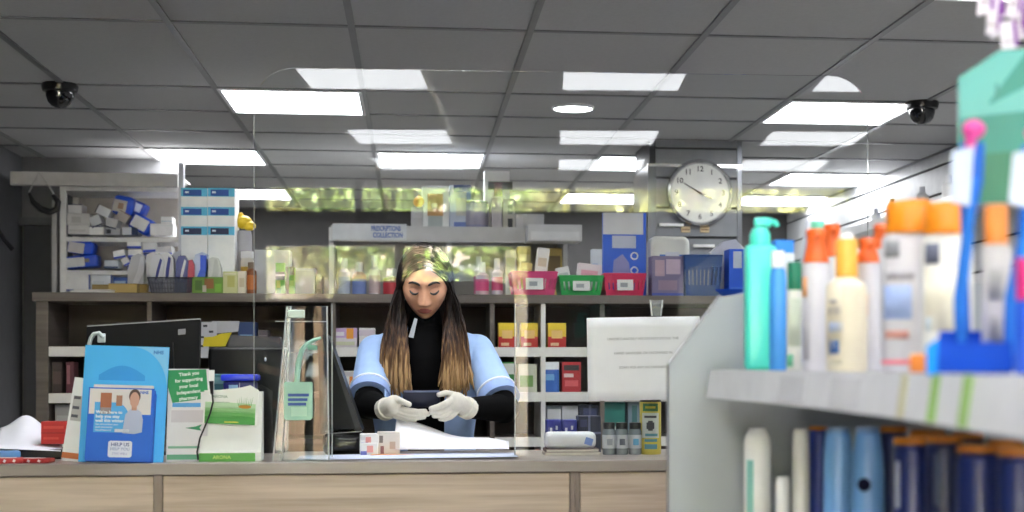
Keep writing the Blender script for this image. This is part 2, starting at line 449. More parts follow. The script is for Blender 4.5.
# ================================================================== COUNTER
CY0, CY1 = 4.0, 4.5
CT = Z(400, 461.5, CY0)
kx0, kx1 = X(-40, CY0), X(745, CY0)
m_top = wood((142, 132, 126), (168, 158, 152), sx=1.5, sz=6, rough=.35)
m_edge = wood((142, 132, 122), (162, 152, 142), sx=1.5, sz=30, rough=.4)
m_front = wood((168, 148, 130), (208, 190, 174), sx=1.3, sz=15, rough=.45)
m_stile = wood((128, 114, 104), (146, 132, 122), sx=6, sz=3, rough=.45)
counter = thing('shop_counter', 'long wood laminate pharmacy counter with pale drawer fronts', 'counter', ((kx0 + kx1) / 2, CY0, 0))
def K(mb, name, m, sm=None): return link(name, mb, m, counter, (-(kx0 + kx1) / 2, -CY0, 0), sm)
th = .03
K(MB().span(kx0, kx1, CY0 - .012, CY1, CT - th, CT, 0, .002), 'countertop', m_top)
xs1, xs2 = X(158, CY0), X(575, CY0)
for a, b in ((kx0, xs1 - .012), (xs1 + .012, xs2 - .014), (xs2 + .014, kx1)):
    K(MB().span(a, b, CY0 + .004, CY0 + .022, .1, CT - th - .003, 0, .0015), 'front_panel', m_front)
for x, w in ((xs1, .011), (xs2 - .0065, .006), (xs2 + .0065, .006)):
    K(MB().span(x - w, x + w, CY0 + .002, CY0 + .022, .1, CT - th - .001), 'stile', m_stile)
K(MB().span(kx0, kx1, CY0 + .022, CY1 - .02, .1, CT - th), 'carcass', mat((96, 88, 80), .6))
K(MB().span(kx0, kx1, CY0 + .05, CY1 - .05, 0, .1), 'plinth', mat((40, 38, 36), .6))

# ================================================================== CLEAR SCREEN
m_acr = clear((252, 253, 253), 1.41)
m_acr_edge = mat((214, 220, 222), .2, alpha=.55)
def on_screen(px, py):
    """point of the screen plane seen at a pixel"""
    p = at(px, py, 1.0); d = p - Vector((0, 0, CAMZ))
    k = (SP - Vector((0, 0, CAMZ))).dot(SN) / d.dot(SN)
    return Vector((0, 0, CAMZ)) + d * k
o0 = on_screen(254, 365); ex = (on_screen(868, 365) - o0); ex.z = 0; W_ = ex.length; ex.normalize()
def su(px): return (on_screen(px, 365) - o0).dot(ex)
def sz(py, px=500): return on_screen(px, py).z - CT
scr = thing('counter_screen', 'large clear acrylic screen on the counter with arched serving hatch', 'sneeze guard', (o0.x, o0.y, CT), (0, 0, -phi))
zt = sz(71)
ha, hb, hz = su(332), su(515), sz(281.5)
r = .062
out = [(0, 0), (ha, 0)]
for k in range(9): a = pi - k * pi / 16; out.append((ha + r + r * cos(a), hz - r + r * sin(a)))
for k in range(9): a = pi / 2 - k * pi / 16; out.append((hb - r + r * cos(a), hz - r + r * sin(a)))
out += [(hb, 0), (W_, 0)]
r2 = .105
for k in range(9): a = 0 + k * pi / 16; out.append((W_ - r2 + r2 * cos(a), zt - r2 + r2 * sin(a)))
for k in range(9): a = pi / 2 + k * pi / 16; out.append((r2 + r2 * cos(a), zt - r2 + r2 * sin(a)))
sm_ = MB(); sm_.prism(out, 0, .004)
link('acrylic_sheet', sm_, m_acr, scr, smooth=None)
eh = MB()
for x in (ha, hb): eh.span(x - .0015, x + .0015, -.0003, .0043, .002, hz - r)
link('polished_edge', eh, m_acr_edge, scr)
for x in (0, W_): link('polished_edge', MB().span(x - .001, x + .001, -.0004, .0044, .002, zt - r2), mat((220, 224, 226), .2, alpha=.4), scr)
# notice on the screen and its clear clip
na, nb = su(588), su(701)
nz0, nz1 = sz(400, 640), sz(317, 640)
pt = thing('notice', 'white paper notice with three lines of capitals stuck on the screen', 'notice', scr.location + Vector(ex) * ((na + nb) / 2) + Vector((0, 0, nz0)) - SN * .002, (0, radians(-1.0), -phi))
nw, nh = nb - na, nz1 - nz0
def sheet(u, v): return ((u - .5) * nw, -.0015 * sin(u * 7) * v, v * nh)
po = link('paper', MB().grid(sheet, 16, 8), mat((244, 246, 250), .7, var=.02), pt); s_ = po.modifiers.new('thick', 'SOLIDIFY'); s_.thickness = .0006
for i, sx_ in enumerate(('UNFORTUNATELY WE DO NOT STOCK THE', 'HAND SANITISER OR FACEMASKS IN', 'SORRY FOR ANY INCONVENIENCE')):
    text(pt, sx_, (-.002 + .004 * (i == 2), -.0032, nh * (.738 - .172 * i)), .0098, (150, 150, 156), sx=1.0 if i < 2 else .92)
cl_ = scr.location + Vector(ex) * su(656) + Vector((0, 0, sz(316, 656)))
t = thing('notice_clip', 'clear plastic clip above the white notice', 'clip', cl_ - SN * .003, (0, 0, -phi))
link('clip_body', MB().prism([(-.019, .044), (.019, .044), (.014, 0), (-.014, 0)], -.006, -.001), clear((250, 252, 252), 1.5, haze=.25), t, smooth=None)
for s in (-1, 1): link('clip_rib', MB().prism([(s * .019, .044), (s * .015, .044), (s * .0105, 0), (s * .014, 0)], -.009, -.006), mat((235, 238, 240), .25, alpha=.8), t, smooth=None)

# leaning clear side wing with the mint sanitiser bottle behind it
def ctr(px, Y): return Vector((X(px, Y), Y, CT))
wy = 4.055
wing = thing('acrylic_stand', 'tall clear acrylic easel with bright edges left of the till', 'acrylic stand', ctr(303, wy))
wx = wing.location.x
zt1 = Z(300, 306, wy) - CT
P4 = [(X(273, wy) - wx, .001), (X(287, wy) - wx, zt1), (X(327, wy) - wx, zt1), (X(329, wy) - wx, .001)]
link('front_sheet', MB().prism(P4, 0, .003), clear((248, 251, 250), 1.28), wing, smooth=None)
m_br = mat((226, 228, 230), .15, alpha=.75)
def bar(a, b, name='bright_edge', w=.0022): link(name, MB().tube([(a[0], -.001, a[1]), (b[0], -.001, b[1])], w, 6), m_br, wing)
bar(P4[0], P4[1]); bar((P4[0][0] + .024, .001), (P4[1][0] + .010, zt1)); bar(P4[2], P4[3]); bar((P4[1][0] - .03, zt1 * .9), (P4[2][0], zt1 * .9), w=.0014)
m_mint = mat((150, 206, 184), .35)
link('clip', MB().span(X(288, wy) - wx, X(305, wy) - wx, -.012, .005, Z(300, 318, wy) - CT, Z(300, 310, wy) - CT, 0, .002), mat((205, 225, 215), .35), wing)
link('rear_leg', MB().prism([(-.06, 0), (-.03, zt1 * .8), (.03, zt1 * .8), (.06, 0)], .003, .006, 0, Matrix.Rotation(radians(-12), 4, 'X')), clear((248, 251, 250), 1.25), wing, smooth=None)

# mint sanitiser: flat clear-green bottle with a long curved swan-neck nozzle, hung on the stand
by = 4.035
t = thing('sanitiser_bottle', 'mint green gel pouch with long curved nozzle hanging on the acrylic easel', 'bottle', (X(298.5, by), by, Z(298, 420, by)))
bw = (X(313, by) - X(284.5, by)) / 2; bh = Z(298, 382, by) - Z(298, 420, by)
link('pouch', MB().prism([(-bw, .006), (-bw + .006, 0), (bw - .006, 0), (bw, .006), (bw, bh - .003), (bw - .003, bh), (-bw + .003, bh), (-bw, bh - .003)], -.009, .009), mat((150, 208, 186), .3, alpha=.9), t)
for i, zz in enumerate((.62, .5, .38)):
    link('label_line', MB().span(-bw * .72, bw * (.75 - .1 * i), -.0098, -.009, bh * zz, bh * (zz + .075)), mat((40, 84, 160), .5), t)
link('label_panel', MB().span(-bw * .5, bw * .6, -.0096, -.009, bh * .1, bh * .34), mat((178, 222, 200), .5), t)
def q(px, py): return (X(px, by) - t.location.x, 0, Z(px, py, by) - t.location.z)
link('nozzle', MB().tube([q(297, 384), q(297.5, 372), q(299, 360), q(302, 350), q(307, 344), q(314, 340), q(321, 337.5)], [.0075, .0075, .007, .0065, .006, .005, .0035], 10), mat((176, 222, 204), .3), t)
link('nozzle_cap', MB().tube([q(308, 347), q(317, 348)], [.008, .006], 10), mat((140, 196, 170), .3), t)

# ================================================================== THINGS ON THE COUNTER, left to right
# red wrapped packs and papers far left
cx = X(14, 4.06)
for i, (px_, yy, w, d, h, c, lab, ro) in enumerate(((6, 4.05, .085, .05, .014, (186, 40, 44), 'red and white wrapped pack at the left end of the counter', .2), (33, 4.06, .1, .05, .012, (170, 36, 40), 'red wrapped pack under the loose papers beside the white leaflet', -.1), (8, 4.16, .06, .05, .026, (96, 150, 214), 'light blue pack under the loose papers', .3))):
    mb = MB().box((0, 0, h / 2), (w, d, h), 0, None, .004, 2)
    if i < 2:
        for k in range(3): mb.box((-w * .3 + k * w * .27, -d / 2, h * .5), (w * .07, .002, h * .5), 1, (0, .5, 0))
        mb.box((0, 0, h + .0004), (w * .6, d * .5, .001), 1)
    solo('wrapped_pack', mb, [mat(c, .35), mat((230, 220, 220), .5)], lab, 'pack', (X(px_, yy), yy, CT), (0, 0, ro))
def paper(name, label, px, Y, w, d, z, col, fn=None, rot=(0, 0, 0), cat='paper', marks=()):
    t = thing(name, label, cat, (X(px, Y), Y, z), rot)
    fn = fn or (lambda u, v: 0)
    o = link('sheet', MB().grid(lambda u, v: ((u - .5) * w, (v - .5) * d, fn(u, v)), 20, 14), mat(col, .75, var=.02), t)
    s = o.modifiers.new('thick', 'SOLIDIFY'); s.thickness = .0006; s.offset = 1
    return t
paper('paper_sheet', 'curled loose white paper at the left end of the counter', 30, 4.28, .17, .19, CT + .038, (226, 226, 234), lambda u, v: .03 * v * v + .042 * exp(-((u - .4) / .26) ** 2) * v - .01 * u, (radians(4), 0, .15))
solo('receipt_tray', MB().span(-.085, .085, -.07, .07, 0, .026, 0, .004).span(-.075, .075, -.071, -.069, .006, .02, 1), [mat((30, 28, 28), .5), mat((50, 46, 46), .5)], 'low black tray holding up the loose papers', 'tray', (X(36, 4.2), 4.28, CT))
carton('carton', 'small red box standing on the papers beside the white leaflet', 'box', (41, 421.5, 66, 444), 4.24, .05, None, (196, 40, 38), ((0, .46, 1, .52, (170, 28, 28)), (.1, .68, .9, .8, (214, 70, 60)), (.1, .2, .7, .3, (214, 70, 60))))

# leaning leaflets and leaflet holders
def board(name, label, cat, px, Y, y_top, w_px, rot, col, thick=.003, roll=0.0):
    zt_ = Z(px, y_top, Y)
    t = thing(name, label, cat, (X(px, Y), Y, CT), rot)
    w = X(px + w_px / 2, Y) - X(px - w_px / 2, Y); h = (zt_ - CT) / cos(rot[0])
    return t, w, h
def panel(t, name, u0, v0, u1, v1, w, h, c, y=-.0015, th=.0012, rough=.5, poly=None):
    if poly: mb = MB().prism([((a - .5) * w, b * h) for a, b in poly], y - th, y)
    else: mb = MB().span((u0 - .5) * w, (u1 - .5) * w, y - th, y, v0 * h, v1 * h)
    return link(name, mb, mat(c, rough, var=.02), t, smooth=None)
# white leaflet behind the blue holder
t, w, h = board('leaflet', 'white leaflet with orange foot leaning behind the blue holder', 'leaflet', 73, 4.10, 378, 24, (radians(-10), radians(7), 0), None)
panel(t, 'card', 0, 0, 1, 1, w, h, (236, 236, 234), 0, .002)
panel(t, 'orange_band', 0, .03, 1, .1, w, h, (206, 116, 60), -.002, .0004)
panel(t, 'grey_picture', .1, .48, .9, .78, w, h, (188, 186, 182), -.002, .0004)
for v in (.52, .62, .74): panel(t, 'printed_mark', .12, v, .4, v + .035, w, h, (90, 90, 96), -.0024, .0004)
# big blue holder
t, w, h = board('leaflet_holder', 'big light blue cardboard leaflet holder at the left of the counter', 'leaflet holder', 121, 4.035, 346, 85, (radians(-9), radians(1.6), 0), None)
panel(t, 'back_card', 0, 0, 1, 1, w, h, (70, 186, 252), 0, .003)
def arc(c, r, a0, a1, n=14): return [(c[0] + r * cos(a0 + (a1 - a0) * k / n), c[1] + r * sin(a0 + (a1 - a0) * k / n) * w / h) for k in range(n + 1)]
panel(t, 'pale_corner', 0, 0, 0, 0, w, h, (128, 204, 250), -.003, .0003, poly=[(.995, .995)] + [(.56 + .435 * sin(k * pi / 28), .62 + .375 * cos(k * pi / 28)) for k in range(15)])
panel(t, 'blue_arc', 0, 0, 0, 0, w, h, (44, 158, 238), -.003, .0003, poly=[(.18, .70)] + [(.18 + .55 * k / 14, .745 + .085 * sin(pi * k / 14) ) for k in range(15)] + [(.73, .70)])
text(t, 'NHS', ((.875 - .5) * w, -.0036, .95 * h), .013, (40, 110, 200), bold=.0004, name='printed_logo')
stand = MB(); stand.prism([(-w * .35, 0), (-w * .28, h * .7), (w * .28, h * .7), (w * .35, 0)], .0, .0025, 0, Matrix.Translation((0, .001, 0)) @ Matrix.Rotation(radians(-14), 4, 'X'))
# pocket
panel(t, 'pocket_back', .09, .02, .87, .62, w, h, (20, 96, 206), -.003, .0008)
pk = MB().span((.10 - .5) * w, (.88 - .5) * w, -.03, -.0285, .004, .585 * h).span((.10 - .5) * w, (.108 - .5) * w, -.0285, -.004, .004, .585 * h).span((.872 - .5) * w, (.88 - .5) * w, -.0285, -.004, .004, .585 * h).span((.10 - .5) * w, (.88 - .5) * w, -.0285, -.004, 0, .004)
link('pocket', pk, mat((8, 92, 206), .45), t, smooth=None)
hol = t; hw, hh = w, h
# brochure inside the pocket: a thing of its own
off = Vector((0, -.016, .0)); off.rotate(Euler((radians(-9), radians(1.6), 0)))
b_ = thing('brochure', 'pale brochures standing in the pocket of the blue leaflet holder', 'leaflet', t.location + off + Vector((.0, 0, .004)), (radians(-9), radians(1.6), 0))
bw2 = .70 * w; bh2 = .64 * h
link('cover', MB().span(-bw2 / 2, bw2 / 2, -.0075, .004, .0, bh2), mat((226, 224, 224), .5), b_, smooth=None)
# printed front of the pocket
pic = hol
def pp(name, u0, v0, u1, v1, c, lay=1, poly=None):
    y = -.0306 - .0003 * lay
    if poly: mb = MB().prism([((a - .5) * w, b * h) for a, b in poly], y - .0003, y)
    else: mb = MB().span((u0 - .5) * w, (u1 - .5) * w, y - .0003, y, v0 * h, v1 * h)
    return link(name, mb, mat(c, .5, var=.02), pic, smooth=None)
pp('card', .10, .012, .875, .625, (14, 104, 218), 0)
pp('photo_ground', .115, .40, .84, .615, (226, 222, 222), 1)
pp('text_ground', 0, 0, 0, 0, (84, 176, 238), 2, [(.18, .245), (.18, .50), (.42, .50)] + [(.42 + .18 * sin(k * pi / 12), .34 + .16 * cos(k * pi / 12)) for k in range(7)] + [(.6, .245)])
pp('box_picture', .245, .455, .375, .58, (178, 110, 76), 3); pp('box_picture', .245, .40, .375, .455, (150, 140, 146), 3)
pp('box_picture', .43, .47, .5, .56, (176, 128, 104), 3)
el = lambda cx_, cy_, rx, ry, a0=0, a1=2 * pi, n=20: [(cx_ + rx * cos(a0 + (a1 - a0) * k / n), cy_ + ry * sin(a0 + (a1 - a0) * k / n)) for k in range(n)]
pp('shirt_picture', 0, 0, 0, 0, (186, 196, 222), 3, [(.52, .24), (.545, .40), (.60, .445), (.68, .445), (.73, .42), (.755, .36), (.75, .25), (.66, .235)])
pp('hair_picture', 0, 0, 0, 0, (86, 66, 58), 4, el(.645, .555, .068, .062)); pp('face_picture', 0, 0, 0, 0, (206, 160, 140), 5, el(.645, .525, .056, .066))
pp('neck_picture', .615, .435, .675, .48, (200, 152, 132), 4)
for i, s in enumerate(("We're here to", 'help you stay', 'well this winter')): text(pic, s, ((.2 - .5) * w, -.0322, (.415 - .036 * i) * h), .0112, (240, 246, 255), 'LEFT', bold=.0003)
for i, s in enumerate(('Get advice from your', 'local pharmacist', 'nhs.uk/staywell')): text(pic, s, ((.2 - .5) * w, -.0322, (.312 - .024 * i) * h), .0066, (236, 244, 255), 'LEFT')
pp('white_button', .43, .248, .6, .275, (226, 234, 246), 3)
pp('help_panel', 0, 0, 0, 0, (226, 230, 246), 3, [(.365 + a, .035 + b) for a, b in ((.02, 0), (.26, 0), (.28, .012), (.28, .128), (.26, .14), (.02, .14), (0, .128), (0, .012))])
text(pic, 'HELP US', ((.505 - .5) * w, -.0322, .142 * h), .0125, (60, 80, 150), bold=.0002); text(pic, 'HELP YOU', ((.505 - .5) * w, -.0322, .105 * h), .0105, (120, 140, 190)); text(pic, 'STAY WELL', ((.505 - .5) * w, -.0322, .066 * h), .0075, (150, 160, 205))
text(pic, 'NHS', ((.755 - .5) * w, -.0322, .588 * h), .0105, (60, 110, 200), bold=.0004, name='printed_logo')

# green and white thank-you flyer
t, w, h = board('flyer', 'green and white thank you flyer leaning beside the blue holder', 'flyer', 186.5, 4.06, 369, 41, (radians(-10), 0, 0), None)
panel(t, 'card', 0, 0, 1, 1, w, h, (226, 224, 226), 0, .002)
panel(t, 'green_panel', 0, 0, 0, 0, w, h, (34, 152, 88), -.002, .0004, poly=[(.0, .985), (.93, .995), (1.0, .68), (.12, .63), (.0, .80)])
for i, s in enumerate(('Thank you', 'for supporting', 'your local', 'independent', 'pharmacy')):
    text(t, s, ((.51 - .5) * w, -.0026, (.945 - .066 * i) * h), .0125, (240, 250, 244), rot=(pi / 2, radians(-6), 0), bold=.0003, sx=.98)
panel(t, 'blue_band', .12, .585, .86, .63, w, h, (88, 168, 226), -.002, .0004)
panel(t, 'green_swoosh', 0, 0, 0, 0, w, h, (42, 140, 92), -.002, .0004, poly=[(.45, .36), (.85, .33), (.8, .36), (.86, .40), (.7, .375)])
panel(t, 'green_band', .02, .02, .98, .075, w, h, (92, 160, 126), -.002, .0004); panel(t, 'text_band', .04, .14, .9, .165, w, h, (120, 172, 146), -.002, .0004)
panel(t, 'grey_block', .1, .42, .9, .55, w, h, (206, 200, 204), -.002, .0003)
panel(t, 'rear_card', .75, .62, 1.13, .99, w, h, (238, 240, 238), .004, .0015)
panel(t, 'rear_card', .8, .5, 1.12, .62, w, h, (40, 150, 90), .004, .0015)

# leaflet dispenser box, white with green grass print
dy = 4.05
ex0, ex1 = X(199, dy), X(254, dy)
t = thing('leaflet_dispenser', 'white and green leaflet dispenser box with a grass print', 'dispenser', ((ex0 + ex1) / 2, dy, CT))
w = ex1 - ex0; H_ = Z(230, 392, dy) - CT; dd = .075
def sidepoly(x, th_):  # side profile in (y,z): low front lip, sloping up, tall back
    return None
pr = [(0, 0), (0, .024), (.006, .028), (.030, .095), (.034, H_), (dd, H_), (dd, 0)]
mbx = MB()
Mz = Matrix.Rotation(pi / 2, 4, 'Z')
mbx.prism([(y_, z_) for y_, z_ in pr], -w / 2 - 0.0, w / 2 + .018, 0, Matrix(((0, 1, 0, 0), (1, 0, 0, 0), (0, 0, 1, 0), (0, 0, 0, 1))))
link('box', mbx, mat((238, 240, 236), .5, var=.02), t, smooth=None)
link('front_lip', MB().span(-w / 2, w / 2 + .003, -.0012, 0, 0, .022), mat((98, 178, 84), .5), t, smooth=None)
text(t, 'ARONA', (-.012, -.0018, .011), .013, (196, 226, 120), bold=.0003)
# fan of leaflets standing in it
lf = thing('leaflet', 'green grass printed leaflets standing in the dispenser box', 'leaflet', (t.location.x + .006, dy + .018, CT + .098), (radians(-8), radians(1.5), 0))
lw = w * .98; lh = H_ * .50
link('leaf', MB().prism([(-lw / 2, 0), (lw / 2, -.004), (lw / 2 + .002, lh), (lw * .36, lh + .012), (lw * .2, lh + .006), (-lw * .2, lh - .002), (-lw / 2, lh - .004)], -.002, .008), mat((240, 242, 236), .5, var=.02), lf, smooth=None)
for i, (a, b, c) in enumerate(((.0, .2, (70, 160, 66)), (.2, .34, (104, 182, 92)), (.34, .46, (150, 205, 136)), (.46, .58, (192, 224, 180)))):
    link('green_print', MB().prism([(-lw * .47, lh * a + (.0 if i else -.0)), (lw * .47, lh * a - .003), (lw * .47, lh * b), (0, lh * b + .003), (-lw * .47, lh * b + .004)], -.0026, -.002), mat(c, .5, var=.05), lf, smooth=None)
link('flower_print', MB().prism([(lw * .27 + lw * .12 * cos(k * pi / 8), lh * .5 + lh * .055 * sin(k * pi / 8)) for k in range(16)], -.0032, -.0026), mat((216, 152, 44), .5), lf, smooth=None)
gr_ = MB()
for k in range(9):
    x_ = lw * .27 + (k - 4) * lw * .028; gr_.prism([(x_ - .001, lh * .52), (x_ + .001, lh * .52), (x_ + (k - 4) * .0014, lh * (.72 + .04 * (k % 3)))], -.0032, -.0026)
link('grass_print', gr_, mat((84, 150, 66), .5), lf, smooth=None)
text(lf, 'ARONA', (-lw * .2, -.0032, lh * .78), .011, (110, 140, 110)); text(lf, 'natural care', (-lw * .14, -.0032, lh * .62), .007, (120, 150, 120), )
link('yellow_line', MB().span(-lw * .1, lw * .16, -.0032, -.0026, lh * .03, lh * .06), mat((220, 220, 70), .5), lf, smooth=None)
# blue lidded tub of wipes and the teal pack behind
wy2 = 4.19
t = thing('wipes_tub', 'dark blue tub with bright blue lid behind the grass leaflets', 'tub', (X(239, wy2), wy2 + .04, CT))
ww = (X(256, wy2) - X(221, wy2)); wh = Z(239, 381, wy2) - CT
link('tub', MB().box((0, 0, wh / 2), (ww * .94, .07, wh), 0, None, .008, 2).span(-ww * .3, -ww * .04, -.0358, -.035, wh * .5, wh * .95, 1).span(0, ww * .02, -.0358, -.035, wh * .5, wh * .98, 2), [mat((26, 30, 116), .35), mat((130, 176, 220), .45), mat((190, 186, 220), .4)], t)
link('lid', MB().box((0, 0, wh + .009), (ww * 1.06, .08, .018), 0, None, .005, 2), mat((38, 62, 220), .3), t)
text(t, 'wipes', (ww * .22, -.036, wh * .82), .016, (210, 215, 240), bold=.0004)
carton('carton', 'teal and white pack behind the blue wipes tub', 'box', (208, 374, 236), 4.27, .05, CT, (64, 122, 134), ((.0, .0, .5, .8, (220, 222, 224)), (.1, .88, .9, .96, (110, 160, 170))))
# black cable with jack in front of the dispenser
cb = [(211, 384), (212, 392), (213, 402), (210, 414), (206, 424), (200, 438), (197, 452), (198, 460)]
solo('cable', MB().tube([at(a, b, 4.035 - .004 * k / 7) for k, (a, b) in enumerate(cb)], .0022, 8).tube([at(211.3, 381, 4.035), at(212, 394, 4.035)], [.006, .004], 8), mat((20, 20, 22), .4), 'thin black cable hanging down beside the grass leaflets', 'cable')

# monitor seen from behind, at the left
my = 4.42
t = thing('monitor', 'black monitor seen from behind, behind the blue leaflet holder', 'monitor', (X(140, my), my, CT))
x0_, x1_ = X(84, my) - t.location.x, X(198, my) - t.location.x
z0_, z1_ = .08, Z(140, 321, my) - CT
Mt = Matrix.Translation((0, 0, z0_)) @ Matrix.Rotation(radians(-8), 4, 'X') @ Matrix.Translation((0, 0, -z0_))
link('housing', MB().prism([(x0_, z0_), (x1_, z0_), (x1_, z1_ + .008), (x1_ - .006, z1_ + .012), (x0_ + .006, z1_ - .008), (x0_, z1_ - .014)], 0, .028, 0, Mt).prism([(x0_ * .62, z0_ + .03), (x1_ * .62, z0_ + .03), (x1_ * .55, z1_ - .06), (x0_ * .55, z1_ - .06)], -.018, 0, 0, Mt), mat((9, 9, 11), .5, spec=.2), t, smooth=None)
link('top_edge', MB().prism([(x0_, z1_ - .013), (x1_, z1_ + .0095), (x1_, z1_ + .0125), (x0_, z1_ - .010)], -.001, .02, 0, Mt), mat((150, 150, 152), .4), t, smooth=None)
link('stand', MB().span(-.03, .03, .0, .03, .01, .2).span(-.11, .11, -.06, .1, 0, .012, 0, .004), mat((22, 22, 24), .4), t)
link('badge', MB().prism([(x1_ * .62, z1_ - .036), (x1_ * .75, z1_ - .034), (x1_ * .75, z1_ - .018), (x1_ * .62, z1_ - .02)], -.0012, 0, 0, Mt), mat((120, 120, 124), .4), t, smooth=None)
# white hook clipped over the monitor
solo('hook', MB().tube([at(89, 345, 4.39), at(91, 338, 4.39), at(94, 334, 4.39), at(99, 333, 4.39), at(103, 337, 4.39)], .006, 10).box(at(101.5, 338, 4.395), (.022, .006, .026), 0, None, .002), mat((196, 206, 206), .4), 'pale curved hook on top of the black monitor', 'hook')
# receipt printer / till head, right of it
ry = 4.4
t = thing('receipt_printer', 'black receipt printer with grey lid behind the wipes tub', 'printer', (X(243, ry), ry, CT))
x0_, x1_ = X(208, ry) - t.location.x, X(286, ry) - t.location.x
hz_ = Z(240, 347, ry) - CT
link('casing', MB().box(((x0_ + x1_) / 2, .05, hz_ / 2), (x1_ - x0_, .1, hz_), 0, None, .012, 3), mat((8, 8, 9), .4, spec=.25), t)
link('lid', MB().prism([(x0_ + .05, hz_ - .004), (x1_ - .01, hz_ - .004), (x1_ - .02, hz_ + .03), (x0_ + .06, hz_ + .034)], .02, .085), mat((48, 50, 60), .45), t)
link('status_light', MB().ell((x0_ + .16, -.0005, hz_ - .035), (.003, .002, .006)), mat((210, 214, 220), .3), t)

# angled till screen seen edge on, with its black base
ty = 4.3
t = thing('till_screen', 'slim black till screen seen edge on, leaning beside the woman', 'monitor', (X(340, ty), ty, CT))
def qt(px, py, Y=ty): return (X(px, Y) - t.location.x, Z(px, py, Y) - CT)
link('screen', MB().prism([qt(318, 336), qt(326, 334), qt(361, 431), qt(320, 434)], -.0, .17), mat((10, 11, 15), .5, spec=.2), t, smooth=None)
link('bezel_edge', MB().prism([qt(325.0, 333.5), qt(328.5, 336), qt(362.5, 431), qt(356, 431)], -.002, .172), mat((30, 34, 40), .4, spec=.3), t, smooth=None)
link('base', MB().box((qt(343, 440)[0], .07, .032), (.115, .15, .064), 0, None, .02, 3).box((qt(343, 440)[0], -.006, .028), (.09, .012, .03), 0, None, .005, 2), mat((14, 14, 15), .25), t)
link('tray', MB().prism([qt(325, 430), qt(360, 428.5), qt(361, 432), qt(325, 434)], .0, .14), mat((150, 150, 152), .35), t, smooth=None)

# small medicine cartons by the till
carton('medicine_carton', 'white medicine carton with blue and red marks beside the till base, upper one', 'box', (359.5, 434, 378), 4.235, .05, CT + .028, (226, 226, 226), ((.04, .1, .45, .3, (90, 110, 200)), (.3, .3, .6, .75, (222, 150, 150)), (.05, .5, .28, .8, (206, 206, 210))), rotz=.05)
carton('medicine_carton', 'white medicine carton with blue and pink marks, lowest of the pile by the till', 'box', (360, 443, 378), 4.225, .06, CT, (230, 230, 230), ((.05, .1, .4, .4, (120, 130, 206)), (.4, .3, .75, .8, (226, 160, 156))), rotz=-.03)
carton('medicine_carton', 'long white medicine carton with grey marks left of the loose paper', 'box', (377, 432, 400), 4.24, .05, CT, (222, 218, 212), ((.1, .55, .26, .85, (130, 124, 124)), (.15, .1, .3, .42, (150, 110, 110)), (.55, .3, .8, .6, (196, 176, 160))))
solo('envelope', MB().box((0, 0, .003), (.12, .06, .006), 0, None, .001).box((0, -.0302, .003), (.05, .0008, .004), 1), [mat((214, 138, 66), .5), mat((226, 90, 60), .5)], 'flat orange packet under the loose white paper', 'packet', (X(392, 4.22), 4.24, CT), (0, 0, .06))
# loose crumpled white papers in front of the woman
paper('paper_sheet', 'crumpled loose white paper lying before the woman', 452, 4.30, .32, .14, CT + .018, (236, 236, 242), lambda u, v: .066 * (1 - u) ** 1.3 * v ** .8 + .012 * v + .006 * sin(u * 9) * v, (0, 0, -.05))
paper('paper_sheet', 'large pale blue sheet lying flat on the counter under the hatch', 408, 4.17, .59, .19, CT + .001, (206, 214, 236), lambda u, v: .003 * sin(u * 3) * v + .004 * u, (0, 0, .01))

# things on the right end of the counter, behind the screen
ry = 4.24
def jar(px, label, lab_c):
    loc = (X(px, ry), ry, CT)
    t = thing('sanitiser_jar', label, 'bottle', loc, group='clear bottles with black caps on the counter')
    r_ = .0185
    hh_ = Z(px, 422.5, ry) - CT
    link('bottle', MB().lathe([(.0, .0), (r_ * .93, 0), (r_, .004), (r_, hh_ * .74), (r_ * .8, hh_ * .82), (r_ * .75, hh_ * .84), (0, hh_ * .84)]), clear((214, 222, 226), 1.45, haze=.35, hazecol=(190, 198, 204)), t)
    link('cap', MB().lathe([(0, hh_ * .8), (r_ * .88, hh_ * .8), (r_ * .9, hh_ * .98), (r_ * .84, hh_), (0, hh_)]), mat((22, 22, 24), .35), t)
    link('label_panel', MB().lathe([(r_ + .0006, hh_ * .2), (r_ + .0006, hh_ * .62)], seg=28, caps=False).span(-.008, .008, -r_ - .0014, -r_ - .0002, hh_ * .3, hh_ * .5, 1), [mat((196, 200, 206), .5), mat(lab_c, .5)], t)
jar(609, 'clear bottle with black cap, leftmost of the three beside the yellow can', (150, 156, 164)); jar(621.5, 'clear bottle with black cap, middle of the three beside the yellow can', (96, 100, 112)); jar(635, 'clear bottle with black cap, next to the yellow can', (90, 160, 200))
yy = 4.22
t = thing('spray_can', 'tall yellow can with colourful label by the grey shelf end', 'can', (X(652, yy), yy + .03, CT))
r_ = (X(663.5, yy) - X(642, yy)) / 2; hh_ = Z(652, 399, yy) - CT
link('can', MB().lathe([(0, 0), (r_ * .95, 0), (r_, .004), (r_, hh_ * .93), (r_ * .9, hh_ * .96), (0, hh_ * .96)]), mat((206, 190, 74), .35), t)
link('lid', MB().lathe([(0, hh_ * .945), (r_ * .97, hh_ * .945), (r_ * .97, hh_), (r_ * .9, hh_ * 1.01), (0, hh_ * 1.01)]), mat((34, 34, 34), .4), t)
lb = MB()
